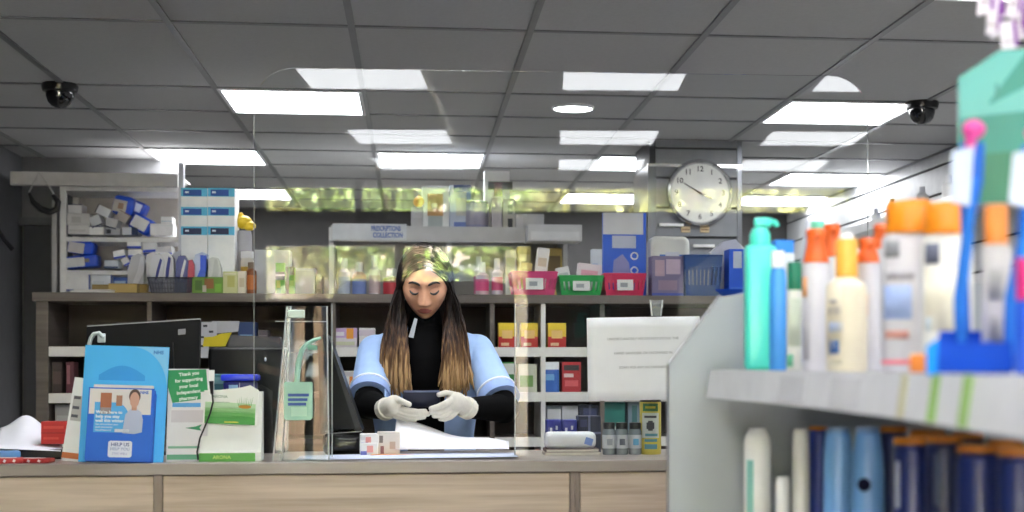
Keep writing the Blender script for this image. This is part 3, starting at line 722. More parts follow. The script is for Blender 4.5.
for i, (a, b, a_, b_, k) in enumerate(((.3, .75, -1, .7, 1), (.78, .92, -.9, .6, 2), (.1, .28, -.7, .5, 3), (.19, .23, -.7, .5, 5), (.46, .58, -.5, .2, 4), (.43, .61, -.35, .05, 4), (.66, .7, -.7, .4, 4), (.83, .87, -.6, .3, 5), (.33, .38, -.6, .5, 3))):
    n_ = 12; rr = r_ + .0004 + .0003 * i
    for s in range(n_):
        a0 = -pi / 2 + a_ + s * (b_ - a_) / n_; a1 = a0 + (b_ - a_) / n_
        vs = [lb.bm.verts.new((rr * cos(x_), rr * sin(x_), z_ * hh_)) for x_, z_ in ((a0, a), (a1, a), (a1, b), (a0, b))]
        lb.bm.faces.new(vs); lb._mi(0, k)
link('label_panel', lb, [mat((206, 190, 74), .4), mat((206, 212, 206), .4), mat((60, 124, 70), .4), mat((90, 150, 160), .4), mat((60, 60, 66), .4), mat((212, 196, 60), .4)], t)
# packs and books left of the bottles
for px_, z_, w_, d_, h_, c, lab in ((573, 0, .155, .1, .009, (206, 196, 184), 'pale book lying flat, lowest of the two on the counter'), (573, .009, .15, .1, .009, (96, 72, 72), 'dark brown book lying on the pale book')):
    mb = MB().box((0, 0, h_ / 2), (w_, d_, h_), 0, None, .001).box((0, -d_ / 2 + .003, h_ / 2), (w_ * .97, .0065, h_ * .7), 1)
    solo('book', mb, [mat(c, .5), mat((220, 214, 200), .7)], lab, 'book', (X(px_, 4.2), 4.26, CT + z_))
mb = MB().box((0, 0, .023), (.143, .07, .046), 0, None, .014, 3).box((.05, -.0352, .02), (.022, .001, .02), 1, (0, .3, 0))
solo('tissue_pack', mb, [mat((224, 226, 232), .35), mat((110, 140, 210), .4)], 'white wrapped tissue pack with blue mark lying on the brown book', 'pack', (X(572, 4.2), 4.26, CT + .018))
# ================================================================== ON TOP OF THE BACK UNIT
Yt = 6.06
# stack of blue and white boxes
def bwbox(px0, px1, y0, y1, lab, z0, dark=False):
    xa, xb = X(px0, Yt + .1), X(px1, Yt + .1)
    h = Z(200, y0, Yt + .1) - z0
    c2 = (24, 40, 84) if dark else (34, 84, 170)
    H = abs(Z(200, y0, Yt + .1) - Z(200, y0 + 8.5, Yt + .1)) / h
    return carton('medicine_box', lab, 'box', (px0, y0, px1), Yt + .1, .16, z0, (246, 249, 252), ((0, 1 - H, 1, 1, (98, 196, 232)), (.08 if px0 < 200 else .1, 1 - H * .93, .78, 1 - H * .2, c2), (.16, 1 - H * .62, .3, 1 - H * .4, (220, 230, 245))), group='blue and white boxes stacked on the back unit')
rows = [(226.5, 293), (207, 226.5), (188, 207)]
z0 = UZ
for r_i, (y0, y1) in enumerate(rows):
    z1 = Z(200, y0, Yt + .1)
    for (a, b), side in (((181, 207.3), 'left'), ((207.9, 234.6), 'right')):
        bwbox(a, b, y0, y1, 'white and blue box, %s band, %s of the %s row of the stack' % ('dark' if r_i == 0 else 'light', side, ('bottom', 'middle', 'top')[r_i]), z0, r_i == 0)
    z0 = z1
# yellow ribbon pack and jars
solo('yellow_bag', MB().ell((0, 0, .035), (.034, .03, .028), 0, 14, 10).ell((.022, -.01, .02), (.026, .02, .02), 0).tube([(-.01, 0, .05), (-.014, 0, .075)], [.018, .006], 8), mat((214, 182, 30), .4), 'yellow crumpled bag on the grey canister right of the blue and white boxes', 'bag', (X(244, 6.28), 6.28, Z(244, 231, 6.28)))
solo('canister', MB().lathe([(0, 0), (.03, 0), (.032, .004), (.032, Z(244, 231, 6.28) - UZ - .02), (.028, Z(244, 231, 6.28) - UZ), (0, Z(244, 231, 6.28) - UZ)]), mat((158, 158, 162), .45), 'tall grey canister under the yellow bag', 'canister', (X(244, 6.28), 6.28, UZ))
def jar2(px0, px1, y0, y1, Y, base, c, capc, lab, name='jar', labc=None, cat='jar', capr=1.0, caph=.2):
    r_ = (X(px1, Y) - X(px0, Y)) / 2; x_ = (X(px1, Y) + X(px0, Y)) / 2
    zt_ = Z(px0, y0, Y); h = zt_ - base
    t = thing(name, lab, cat, (x_, Y + r_, base))
    link('body', MB().lathe([(0, 0), (r_ * .95, 0), (r_, h * .03), (r_, h * (1 - caph - .08)), (r_ * min(1, capr) * .9, h * (1 - caph)), (0, h * (1 - caph))]), mat(c, .4), t)
    link('lid', MB().lathe([(0, h * (1 - caph)), (r_ * capr, h * (1 - caph)), (r_ * capr, h * .98), (r_ * capr * .93, h), (0, h)]), mat(capc, .4), t)
    if labc: link('label_panel', MB().lathe([(r_ + .0008, h * .15), (r_ + .0008, h * (.8 - caph))], caps=False), mat(labc, .5), t)
    return t
jar2(240, 253, 251, 293, 6.2, UZ, (224, 220, 212), (236, 236, 238), 'white jar with yellow label right of the blue and white boxes', labc=(206, 170, 70), caph=.15)
jar2(245, 256, 262, 293, 6.08, UZ, (132, 74, 34), (120, 100, 84), 'brown glass bottle beside the tall pale box', 'bottle', (190, 110, 50), 'bottle', .6, .2)
carton('carton', 'pale yellow green box beside the brown bottle', 'box', (223, 271.5, 237.5), 6.03, .06, UZ, (206, 208, 152), ((.3, .3, .8, .8, (190, 190, 110)), (.1, .86, .9, .94, (226, 226, 190))))
carton('carton', 'cream box between the pale green box and brown bottle', 'box', (237.7, 271, 246), 6.05, .06, UZ, (226, 218, 200), ((.2, .3, .8, .7, (206, 190, 160)),))
carton('carton', 'long green and brown picture box right of the wire basket', 'box', (192, 277, 223), 6.03, .06, UZ, (104, 146, 52), ((.1, .2, .32, .8, (70, 104, 34)), (.4, .3, .7, .9, (140, 92, 40)), (.74, .1, .95, .6, (120, 176, 60)), (.34, .1, .46, .5, (206, 200, 180))))
# wire basket with packs standing in it
Yb_ = 6.02
bx0, bx1 = X(147, Yb_), X(193, Yb_); bh_ = Z(170, 277.5, Yb_) - UZ
t = thing('wire_basket', 'dark wire basket of packs on the back unit', 'basket', ((bx0 + bx1) / 2, Yb_ + .1, UZ))
bw_ = (bx1 - bx0) / 2; bm_ = MB()
for f_, z_ in ((.86, .003), (.9, bh_ * .33), (.95, bh_ * .66), (1.0, bh_)):
    pts = [(-bw_ * f_, -.09 * f_, z_), (bw_ * f_, -.09 * f_, z_), (bw_ * f_, .09 * f_, z_), (-bw_ * f_, .09 * f_, z_)]
    for a, b in zip(pts, pts[1:] + pts[:1]): bm_.tube([a, b], .0026 if z_ > bh_ * .9 else .0014, 6)
for k in range(15):
    u_ = -1 + 2 * k / 14
    for s in (-1, 1): bm_.tube([(bw_ * .86 * u_, s * .09 * .86, .003), (bw_ * u_, s * .09, bh_)], .0013, 5)
for k in range(9):
    u_ = -1 + 2 * k / 8
    for s in (-1, 1): bm_.tube([(s * bw_ * .86, .09 * .86 * u_, .003), (s * bw_, .09 * u_, bh_)], .0013, 5)
link('wires', bm_, mat((52, 54, 62), .35, .6), t)
for y_ in (-.0885, .0885): link('mesh_panel', MB().prism([(-bw_ * .86, .003), (bw_ * .86, .003), (bw_, bh_), (-bw_, bh_)], y_ - .0007, y_ + .0007), mat((70, 74, 92), .4, alpha=.5), t, smooth=None)
link('base', MB().span(-bw_ * .84, bw_ * .84, -.074, .074, .002, .004), mat((60, 62, 70), .4), t)
for k, (dx, y0, c, wd, tl, lab) in enumerate(((-.065, 255, (196, 198, 208), .05, .12, 'grey white pack standing at the left of the wire basket'), (-.02, 253, (206, 206, 212), .06, -.1, 'white pack with navy swirl standing in the wire basket'), (.03, 256, (60, 70, 140), .045, .1, 'navy and white striped pack standing in the wire basket'), (.066, 260, (188, 54, 84), .03, 0, 'pink pack at the right of the wire basket'))):
    h_ = Z(170, y0, Yb_ + .1) - UZ - .006
    mb = MB().prism([(-wd / 2, 0), (wd / 2, 0), (wd / 2, h_ * .85), (wd * .2, h_), (-wd * .35, h_ * .97), (-wd / 2, h_ * .8)], -.02, .02)
    if k != 3: mb.prism([(-wd * .1, h_ * .3), (wd * .1, h_ * .34), (wd * .35, h_ * .85), (wd * .2, h_ * .9), (-wd * .0, h_ * .6)], -.021, -.0198, 1)
    solo('wrapped_pack', mb, [mat(c, .3), mat((40, 50, 130) if k < 2 else (214, 216, 224), .4)], lab, 'pack', (t.location.x + dx, Yb_ + .07 + .02 * (k % 2), UZ + .006), (0, tl * .6, .2 * tl))
# blister bags behind the basket: upright soft packs with a big blue swoosh
for k, (pa, pb, y0, c, c2, tl, lab) in enumerate(((128, 146, 254, (190, 192, 200), (206, 208, 216), .02, 'plain grey white upright bag at the left behind the wire basket'), (146, 163, 252, (202, 204, 210), (46, 58, 130), -.05, 'white upright bag with small navy stripe behind the wire basket'), (165, 180, 250, (204, 208, 220), (40, 52, 140), .14, 'leaning white bag with long navy stripe behind the wire basket'), (190, 207, 252, (190, 206, 238), (20, 84, 220), .06, 'white bag with broad bright blue swoosh before the boxes'), (206, 224, 257, (212, 214, 216), (190, 194, 196), -.1, 'pale grey white bag above the picture box'))):
    Yk = 6.245 if k < 3 else 6.135
    xa, xb = X(pa, Yk), X(pb, Yk); wd = xb - xa; h_ = Z(170, y0, Yk) - UZ
    mb = MB().prism([(-wd * .5, 0), (wd * .5, 0), (wd * .52, h_ * .7), (wd * .4, h_ * .96), (wd * .1, h_), (-wd * .3, h_ * .93), (-wd * .5, h_ * .6)], -.018, .018)
    mb.prism([(-wd * .25, h_ * .25), (wd * (.3 if k == 3 else .0), h_ * .2), (wd * .42, h_ * .6), (wd * .36, h_ * .93), (wd * (.0 if k == 3 else .2), h_ * .93), (wd * .05, h_ * .6)], -.0192, -.0178, 1)
    solo('soft_bag', mb, [mat(c, .25), mat(c2, .3)], lab, 'bag', ((xa + xb) / 2, Yk, UZ), (0, tl, 0))
# brown cardboard trays
for a, b, y0, Yk, c, lab in ((92, 110, 284.5, 6.14, (138, 118, 70), 'brown cardboard box, leftmost of three on the back unit'), (108.5, 137, 283.5, 6.06, (182, 156, 96), 'pale brown cardboard box, middle and widest of three on the back unit'), (138, 147, 284, 6.12, (170, 142, 84), 'brown cardboard box, rightmost of three, touching the wire basket')):
    carton('cardboard_box', lab, 'box', (a, y0, b), Yk, .1, UZ, c, ((0, .92, 1, .96, (120, 98, 56)),), rough=.8)
solo('paper_stack', MB().box((0, 0, .004), (.16, .1, .008), 0, (0, 0, .1)).box((.01, 0, .011), (.14, .1, .004), 0, (0, 0, -.1)), mat((216, 214, 210), .7), 'low stack of white papers before the brown cardboard boxes', 'paper', (X(92, 6.03), 6.055, UZ))
# tall pale box, green energy can pack, grey box, dark binder
carton('carton', 'tall pale grey box behind the screen edge', 'box', (254.5, 250, 290), 6.13, .1, UZ, (212, 212, 218), ((.02, .02, .5, .98, (204, 204, 212)), (.55, .6, .95, .9, (222, 216, 220))))
carton('carton', 'small green and navy box in front of the tall pale box', 'box', (275.5, 263, 285), 6.03, .05, UZ, (92, 176, 60), ((0, .45, .95, .72, (40, 42, 80)), (0, .58, 1, .64, (190, 180, 206)), (.1, .2, .5, .44, (190, 196, 90)), (.0, .0, .6, .2, (40, 140, 60))))
carton('carton', 'narrow green and black box beside the green and navy one', 'box', (286, 267, 294.5), 6.04, .05, UZ, (74, 156, 52), ((0, .0, .35, 1, (36, 60, 36)), (.4, .7, 1, 1, (30, 34, 40)), (.4, .3, .9, .5, (150, 196, 90))))
carton('carton', 'plain grey box right of the green boxes', 'box', (295, 268, 315), 6.1, .1, UZ, (186, 188, 192), ((.05, .9, .95, .97, (214, 216, 220)),))
carton('folder', 'dark grey upright folder right of the plain grey box', 'folder', (316, 275, 322), 6.1, .14, UZ, (46, 48, 52), ((.2, .3, .8, .6, (90, 92, 96)),))
# ---- plastic baskets with white labels
def basket(px0, px1, y0, Yk, c, lab, grp, labc=True, dd=.2, base=None):
    base = UZ if base is None else base
    xa, xb = X(px0, Yk), X(px1, Yk); w2 = (xb - xa) / 2; h = Z(px0, y0, Yk) - base
    t = thing('plastic_basket', lab, 'basket', ((xa + xb) / 2, Yk + dd / 2, base), group=grp)
    m = mat(c, .35)
    mb = MB(); f = .86; th_ = .003; d2 = dd / 2
    def wall(p0, p1, q0, q1, n):     # bottom p0-p1, top q0-q1, slotted wall
        p0, p1, q0, q1, n = map(Vector, (p0, p1, q0, q1, n))
        def quad(a0, a1, b0, b1):
            A = [p0.lerp(p1, a).lerp(q0.lerp(q1, a), b) for a, b in ((a0, b0), (a1, b0), (a1, b1), (a0, b1))]
            vs = [mb.bm.verts.new(v + n * k) for k in (0, th_) for v in A]
            for fc in ((0, 1, 2, 3), (7, 6, 5, 4), (0, 4, 5, 1), (1, 5, 6, 2), (2, 6, 7, 3), (3, 7, 4, 0)): mb.bm.faces.new([vs[i] for i in fc])
        quad(0, 1, 0, .28); quad(0, 1, .72, 1)
        N = 9
        for k in range(N): quad(k / N, (k + .62) / N, .28, .72)
    B = [(-w2 * f, -d2 * f, 0), (w2 * f, -d2 * f, 0), (w2 * f, d2 * f, 0), (-w2 * f, d2 * f, 0)]
    T_ = [(-w2, -d2, h), (w2, -d2, h), (w2, d2, h), (-w2, d2, h)]
    for i, n in enumerate(((0, -1, 0), (1, 0, 0), (0, 1, 0), (-1, 0, 0))):
        j = (i + 1) % 4; wall(B[i], B[j], T_[i], T_[j], n)
    mb.span(-w2 * f, w2 * f, -d2 * f, d2 * f, 0, .003)
    link('basket', mb, m, t, smooth=None)
    rm = MB()
    for a, b in zip(T_, T_[1:] + T_[:1]): rm.tube([a, b], .0045, 8)
    link('rim', rm, m, t)
    if labc:
        lt = radians(0)
        fy = -d2 * (f + (1 - f) * .5)
        link('label_card', MB().box((0, fy - .013, h * .5), (w2 * .78, .0012, h * .5), 0, (radians(-8), 0, 0)).box((-w2 * .06, fy - .0138, h * .5), (w2 * .36, .0008, h * .2), 1, (radians(-8), 0, 0)), [mat((226, 226, 224), .6), mat((150, 156, 160), .6)], t)
    return t
grp = 'coloured plastic baskets on the back unit'
basket(512, 557, 272, 6.03, (206, 52, 116), 'pink plastic basket with white label on the back unit', grp)
basket(559.5, 603, 276, 6.03, (34, 160, 78), 'green plastic basket with white label on the back unit', grp)
basket(604.5, 645.5, 274, 6.03, (208, 44, 92), 'red pink plastic basket in front of the blue poster stand', grp)
basket(684.5, 722, 255.5, 6.03, (20, 70, 134), 'tall navy plastic basket right of the paper rolls', grp, False)
# contents of baskets (poking out)
for px0, px1, y0, Yk, c, c2, lab in ((476, 489, 262, 6.1, (216, 190, 200), (220, 90, 140), 'white and pink bottle left of the pink basket'), (492, 503, 258, 6.1, (222, 214, 220), (206, 90, 130), 'white bottle with pink band left of the pink basket')):
    jar2(px0, px1, y0, 293, Yk, UZ, c, (230, 226, 228), lab, 'bottle', c2, 'bottle', .5, .3)
for k, (px0, px1, y0, c, c2, tl, lab) in enumerate(((518, 530, 262, (216, 200, 120), (190, 160, 90), .1, 'cream yellow pack standing in the pink basket'), (533, 545, 247, (232, 230, 222), (210, 196, 170), .12, 'tall white pack leaning in the pink basket'), (562, 575, 266, (226, 226, 226), (190, 196, 200), -.2, 'white packet lying in the green basket'), (576, 600, 263, (228, 214, 220), (230, 160, 180), .1, 'white and pink packet in the green basket'))):
    Yk = 6.1; xa, xb = X(px0, Yk), X(px1, Yk); h_ = Z(px0, y0, Yk) - UZ - .006
    mb = MB().box((0, 0, h_ / 2), (xb - xa, .04, h_), 0, None, .003, 2).box((0, -.0203, h_ * .7), ((xb - xa) * .7, .0008, h_ * .18), 1)
    solo('packet', mb, [mat(c, .4), mat(c2, .4)], lab, 'packet', ((xa + xb) / 2, Yk + .05, UZ + .006), (0, tl, 0))
# blue poster stand
Yp = 6.30
t = thing('poster_stand', 'blue display card with white header standing behind the red pink basket', 'display', ((X(603, Yp) + X(646, Yp)) / 2, Yp, UZ))
w2 = (X(646, Yp) - X(603, Yp)) / 2; hp = Z(620, 213, Yp) - UZ
link('card', MB().span(-w2, w2, -.003, .03, 0, hp), mat((20, 98, 224), .4), t, smooth=None)
link('header', MB().span(-w2, w2 * .86, -.006, -.003, hp * .75, hp), mat((214, 216, 222), .5), t, smooth=None)
link('label_panel', MB().span(-w2 * .58, w2 * .52, -.005, -.003, hp * .59, hp * .735), mat((196, 206, 226), .5), t, smooth=None)
link('picture', MB().prism([(-w2 * .6, hp * .2), (w2 * .3, hp * .2), (w2 * .2, hp * .42), (-w2 * .1, hp * .52), (-w2 * .5, hp * .45)], -.005, -.003), mat((146, 150, 206), .5), t, smooth=None)
for z_ in (.5, .33): link('ring', MB().tube([(w2 * .45 + .014 * cos(a * pi / 8), -.005, hp * z_ + .014 * sin(a * pi / 8)) for a in range(16)], .0035, 6, closed=True), mat((226, 230, 240), .5), t)
carton('carton', 'light blue and white box beside the blue poster stand', 'box', (592, 249, 602), 6.24, .06, UZ, (214, 222, 232), ((0, .0, .6, .7, (110, 160, 216)),))
# paper rolls pack and lilac pack
t = thing('paper_roll_pack', 'white wrapped paper roll pack right of the blue poster stand', 'pack', (X(670, 6.26), 6.26, UZ))
rw = (X(690, 6.26) - X(650, 6.26)) / 2; rh = Z(670, 236, 6.26) - UZ
link('pack', MB().box((0, .05, rh / 2), (rw * 2, .13, rh), 0, None, .03, 4), mat((228, 228, 222), .45, bump=.3), t)
link('band', MB().span(-rw * .55, rw * .75, -.0165, -.014, rh * .52, rh * .70).span(-rw * .26, rw * .42, -.0175, -.0155, rh * .5, rh * .74, 1), [mat((70, 120, 206), .4), mat((214, 216, 230), .4)], t)
carton('carton', 'lilac grey picture pack left of the navy basket', 'box', (652, 256, 683.5), 6.05, .1, UZ, (122, 112, 146), ((.1, .5, .4, .9, (176, 150, 166)), (.45, .55, .9, .92, (190, 170, 190)), (.2, .15, .8, .4, (150, 128, 150)), (0, 0, 1, .08, (60, 80, 170))))
t = solo('soft_bag', MB().prism([(-.075, 0), (.03, 0), (.06, .10), (.075, .20), (.03, .245), (-.02, .235), (-.075, .19), (-.06, .1)], -.03, .03), mat((206, 208, 216), .35), 'crumpled white bag right of the navy basket', 'bag', (X(727, 6.22), 6.22, UZ))
carton('carton', 'bright blue pack standing by the mint pump bottle', 'box', (729, 249, 746), 6.06, .1, UZ, (14, 92, 222), ((.25, .6, .75, .95, (196, 206, 226)), (.1, .1, .9, .2, (60, 120, 230))))
solo('blue_dish', MB().lathe([(0, 0), (.05, 0), (.075, .022), (.078, .03), (.07, .03), (.048, .01), (0, .008)], sx=1.1), mat((14, 82, 210), .3), 'low bright blue dish right of the navy basket', 'dish', (X(727, 6.05), 6.1, UZ))

# ================================================================== IN THE SHELVES OF THE BACK UNIT
def shelf_item(px0, y0, px1, row, cols, panels, lab, Yk=6.03, d=.08, name='medicine_carton', group=None):
    return carton(name, lab, 'box', (px0, y0, px1), Yk, d, SZ[row] if row < 3 else SZ[2], cols, panels, group)
lil = ((.0, .55, .72, 1, (178, 150, 206)), (.42, .35, .72, .85, (226, 150, 60)), (.05, .62, .3, .8, (226, 210, 230)), (.02, .05, .9, .2, (206, 208, 190)))
shelf_item(333.5, 328, 357, 0, (220, 214, 220), ((0, .5, 1, 1, (200, 170, 214)), (.55, .45, .85, .98, (236, 160, 60)), (.08, .6, .45, .8, (230, 226, 234)), (.05, .12, .9, .3, (206, 210, 180))), 'lilac medicine carton with orange sun on the upper shelf left of the woman')
shelf_item(359, 328, 375, 0, (222, 220, 222), ((0, .6, 1, .9, (206, 196, 210)), (.1, .1, .8, .3, (206, 210, 190))), 'pale medicine carton on the upper shelf half behind her sleeve')
shelf_item(335, 371, 359, 1, (218, 218, 216), ((.6, .35, .86, .8, (226, 136, 50)), (.0, .75, 1, .95, (196, 190, 196)), (.1, .1, .5, .3, (196, 206, 190))), 'white medicine carton with orange sun on the middle shelf left of the woman')
yr = lambda s=0: ((0, 0, 1, .45, (190, 40, 34)), (.0, .75, 1, 1, (236, 206, 50)), (.2, .38, .8, .7, (236, 196, 120)), (.15, .08, .6, .2, (230, 190, 150)))
g1 = 'yellow and red medicine cartons on the upper shelf'
shelf_item(498.5, 323, 516, 0, (234, 196, 60), yr(), 'yellow and red carton on the upper shelf just right of her hair', group=g1)
shelf_item(521, 323, 538, 0, (234, 196, 60), yr(), 'yellow and red carton on the upper shelf against the white upright', group=g1)
shelf_item(548, 323, 566, 0, (234, 196, 60), yr(), 'yellow and red carton right of the white upright', group=g1)
shelf_item(500, 362, 514, 1, (60, 130, 70), ((0, .6, 1, .95, (214, 220, 210)),), 'green carton on the middle shelf behind her right sleeve')
shelf_item(518, 364, 537, 1, (206, 210, 190), ((.1, .2, .8, .6, (120, 160, 90)),), 'pale green carton on the middle shelf left of the white upright')
shelf_item(543, 362, 559, 1, (46, 104, 190), ((0, .75, 1, 1, (224, 230, 236)), (.1, .4, .7, .6, (110, 170, 220))), 'blue carton with white top on the middle shelf')
shelf_item(562, 362, 581, 1, (178, 34, 44), ((.1, .72, .9, .9, (40, 36, 40)), (.15, .2, .85, .4, (214, 90, 96)), (.1, .5, .6, .62, (226, 200, 200))), 'red carton with dark band on the middle shelf')
shelf_item(547, 406, 561, 2, (196, 198, 204), ((.1, .1, .9, .5, (170, 174, 184)), (0, .9, 1, 1, (120, 130, 140))), 'grey white carton on the lower shelf, left one', Yk=6.05)
shelf_item(562, 406, 578, 2, (190, 192, 198), ((.1, .1, .9, .5, (166, 170, 180)),), 'grey white carton on the lower shelf, right one', Yk=6.05)
shelf_item(579, 405, 601, 2, (34, 40, 66), ((.2, .5, .8, .9, (60, 70, 110)), (.45, 0, .55, 1, (90, 96, 130)), (0, .3, 1, .34, (120, 124, 150))), 'dark navy carton on the lower shelf', Yk=6.05)
shelf_item(604, 402, 625, 2, (20, 118, 108), ((.1, .1, .9, .3, (206, 214, 212)),), 'teal carton on the lower shelf above the clear bottles', Yk=6.05)
shelf_item(628, 402, 641, 2, (120, 140, 150), ((.3, .2, .7, .9, (60, 110, 110)),), 'grey green carton on the lower shelf above the clear bottles', Yk=6.05)
# blue flowered pack pair standing on the counter behind the tissue pack
for a, b, lab in ((547, 561.5, 'blue carton with white flowers, left of the pair above the tissue pack'), (562, 577, 'blue carton with white flowers, right of the pair above the tissue pack')):
    o = carton('medicine_carton', lab, 'box', (a, 420, b), 4.36, .06, CT, (28, 40, 140), ((.2, .62, .36, .76, (214, 216, 236)), (.6, .7, .74, .82, (220, 222, 240)), (.68, .5, .8, .6, (214, 216, 236)), (.36, .52, .46, .6, (196, 200, 230))), group='blue flowered cartons on the counter')
carton('medicine_carton', 'dark navy carton beside the blue flowered cartons on the counter', 'box', (578, 416, 601), 4.36, .06, CT, (40, 46, 70), ((.44, 0, .54, 1, (110, 116, 150)), (0, .5, 1, .56, (110, 116, 150)), (.1, .7, .4, .9, (60, 66, 110))))
# left bay things
shelf_item(52, 362, 62, 1, (62, 48, 46), ((.1, .3, .9, .7, (84, 66, 62)),), 'dark brown carton on the shelf at the far left of the back unit')
shelf_item(66, 362, 74, 1, (96, 48, 58), ((.1, .3, .5, .9, (150, 96, 104)),), 'narrow crimson carton on the shelf behind the blue holder')
shelf_item(55, 405, 72, 2, (150, 150, 152), ((.1, .3, .9, .7, (170, 170, 172)),), 'grey carton on the low shelf behind the red box')
# papers pinned in the unit behind the printer
Yq = 6.0025
t = thing('note', 'white printed sheet hanging from the back unit right of the monitor', 'paper', (X(207, Yq), Yq, Z(207, 358, Yq)))
wq = X(217, Yq) - X(197.5, Yq); hq = Z(207, 322, Yq) - Z(207, 358, Yq)
link('sheet', MB().prism([(-wq / 2, 0), (wq * .05, 0), (wq * .1, hq * .35), (wq / 2, hq * .4), (wq / 2, hq), (-wq / 2, hq)], 0, .001), mat((200, 200, 206), .7), t, smooth=None)
for u_, v_ in ((-.1, .86), (-.3, .3), (-.28, .55), (.2, .7)): link('printed_mark', MB().span(wq * (u_ - .1), wq * (u_ + .12), -.0006, 0, hq * v_, hq * (v_ + .06)), mat((60, 60, 66), .7), t, smooth=None)
solo('paper_slip', MB().prism([(-.05, 0), (.05, .01), (.055, .05), (-.05, .05)], 0, .001), mat((190, 190, 196), .7), 'small white slip beside the hanging printed sheet', 'paper', (X(225, Yq), Yq + .0002, Z(225, 334, Yq)), smooth=None)
solo('sticky_note', MB().prism([(-.05, 0), (.035, 0), (.06, .055), (.02, .05), (-.012, .038), (-.045, .036)], 0, .001), mat((224, 204, 40), .6), 'yellow sticky note above the receipt printer', 'note', (X(216, Yq), Yq - .0015, Z(216, 346.5, Yq)), smooth=None)
shelf_item(238, 322, 256, 0, (40, 66, 120), ((.1, .3, .8, .5, (140, 180, 216)), (.15, .1, .8, .2, (120, 160, 200))), 'dark blue carton with pale lines on the upper shelf above the printer')
shelf_item(258, 330, 268, 0, (90, 84, 90), ((.1, .3, .9, .7, (130, 120, 126)),), 'small grey carton right of the dark blue carton')

# ================================================================== TALL RACK AT THE BACK LEFT
RY = 8.2
t = thing('tall_rack', 'tall white open rack of wrapped packs at the back left', 'shelving', (X(118, RY), RY, 0))
rx0, rx1 = X(60, RY) - t.location.x, X(178, RY) - t.location.x
m_rack = mat((228, 227, 225), .5)
zr = [Z(118, 292, RY), Z(118, 270.5, RY), Z(118, 237.5, RY), Z(118, 186, RY)]
zr[0] = zr[1] - (zr[2] - zr[1]) * .78
for x_ in (rx0, rx1):
    link('upright', MB().span(x_ - .0, x_ + .03, 0, .03, 0, zr[3]).span(x_, x_ + .03, .3, .33, 0, zr[3]), m_rack, t, smooth=None)
for z_ in zr[:3] + [.9, .45, .1]: link('shelf', MB().span(rx0 + .03, rx1, .004, .33, z_ - .022, z_), m_rack, t, smooth=None)
link('top_shelf', MB().span(rx0, rx1 + .03, -.005, .33, zr[3] - .028, zr[3]), m_rack, t, smooth=None)
link('back_panel', MB().span(rx0 + .03, rx1, .326, .33, 0, zr[3]), mat((176, 170, 164), .6), t, smooth=None)
RX = t.location.x
beam = solo('pelmet', MB().span(X(10, 8.1), X(178, 8.1), 8.1, 8.14, Z(100, 186, 8.1), Z(100, 172.5, 8.1), 0, .003).span(X(10, 8.1), X(178, 8.1), 8.14, 8.55, Z(100, 174, 8.1), Z(100, 172.5, 8.1), 0), mat((198, 196, 194), .5), 'pale pelmet board above the tall rack', 'pelmet')
solo('post', MB().span(X(178.5, 8.05), X(183.5, 8.05), 8.05, 8.1, 0, Z(181, 163, 8.05), 0, .002), mat((216, 218, 226), .4), 'white upright post between the rack and the blue and white boxes', 'post')
solo('rack_rail', MB().span(X(52, 8.15), X(55.5, 8.15), 8.15, 8.18, 0, Z(52, 200, 8.15)), mat((180, 178, 176), .5), 'thin grey upright rail left of the tall rack', 'rail', smooth=None)
def rpack(px0, y0, px1, y1, row, c, panels, lab, roll=0, Yk=8.21, d=.12, soft=False, c2=None):
    xa, xb = X(px0, Yk), X(px1, Yk); zc0 = Z(px0, y1, Yk); zc1 = Z(px0, y0, Yk)
    w = xb - xa; h = zc1 - zc0
    up = lambda q: tuple(min(244, int(v * 1.16)) for v in q) if max(q) - min(q) < 40 and min(q) > 120 else q
    c = up(c); panels = [(*p_[:4], up(p_[4])) for p_ in panels]
    mats = [mat(c, .35)]; mb = MB()
    if soft: mb.box((0, 0, h / 2), (w, d, h), 0, None, min(w, h) * .22, 3)
    else: mb.box((0, 0, h / 2), (w, d, h), 0, None, .002)
    for i_, (u0, v0, u1, v1, cc) in enumerate(panels):
        mats.append(mat(cc, .4)); mb.box((((u0 + u1) / 2 - .5) * w, -d / 2 - .0006 - .0006 * i_, (v0 + v1) / 2 * h), ((u1 - u0) * w, .002, (v1 - v0) * h), len(mats) - 1)
    return solo('wrapped_pack', mb, mats, lab, 'pack', ((xa + xb) / 2, Yk + d / 2, zc0), (0, roll, 0), 'wrapped packs on the tall rack')
bW = (206, 208, 214); bB = (22, 78, 206); gW = (186, 184, 184)
zt_ = lambda y: y
rpack(67, 225, 90, 234, 2, gW, ((.0, .0, .05, 1, (60, 62, 90)), (.1, .3, .8, .5, (170, 168, 168))), 'flat grey pack, lowest of the pile at the left of the top rack shelf')
rpack(67, 213, 90, 225, 2, (178, 176, 176), ((.2, .2, .6, .7, (160, 158, 158)),), 'grey pack lying second in the pile at the left of the top rack shelf')
rpack(68, 204, 82, 213, 2, (190, 188, 190), ((.0, .9, 1, 1, (50, 50, 80)),), 'small grey pack on top of the pile at the left of the top rack shelf')
rpack(89, 226, 104, 235, 2, (226, 226, 228), ((.0, .9, 1, 1, (50, 54, 100)),), 'white pack with navy edge standing low beside the grey pile')
rpack(92, 215, 103, 226, 2, (190, 192, 196), ((.0, .0, 1, .1, (60, 66, 110)),), 'small tilted grey pack upon the white navy edged pack', -.4)
rpack(104, 218, 116, 228, 2, (176, 176, 176), ((.0, .0, 1, .15, (40, 44, 70)),), 'grey pack tilted up in the middle of the top rack shelf', .25)
rpack(94, 206, 108, 215, 2, (196, 200, 204), ((.0, .0, .06, 1, (34, 36, 60)),), 'pale pack tilted above the small tilted grey pack', .45)
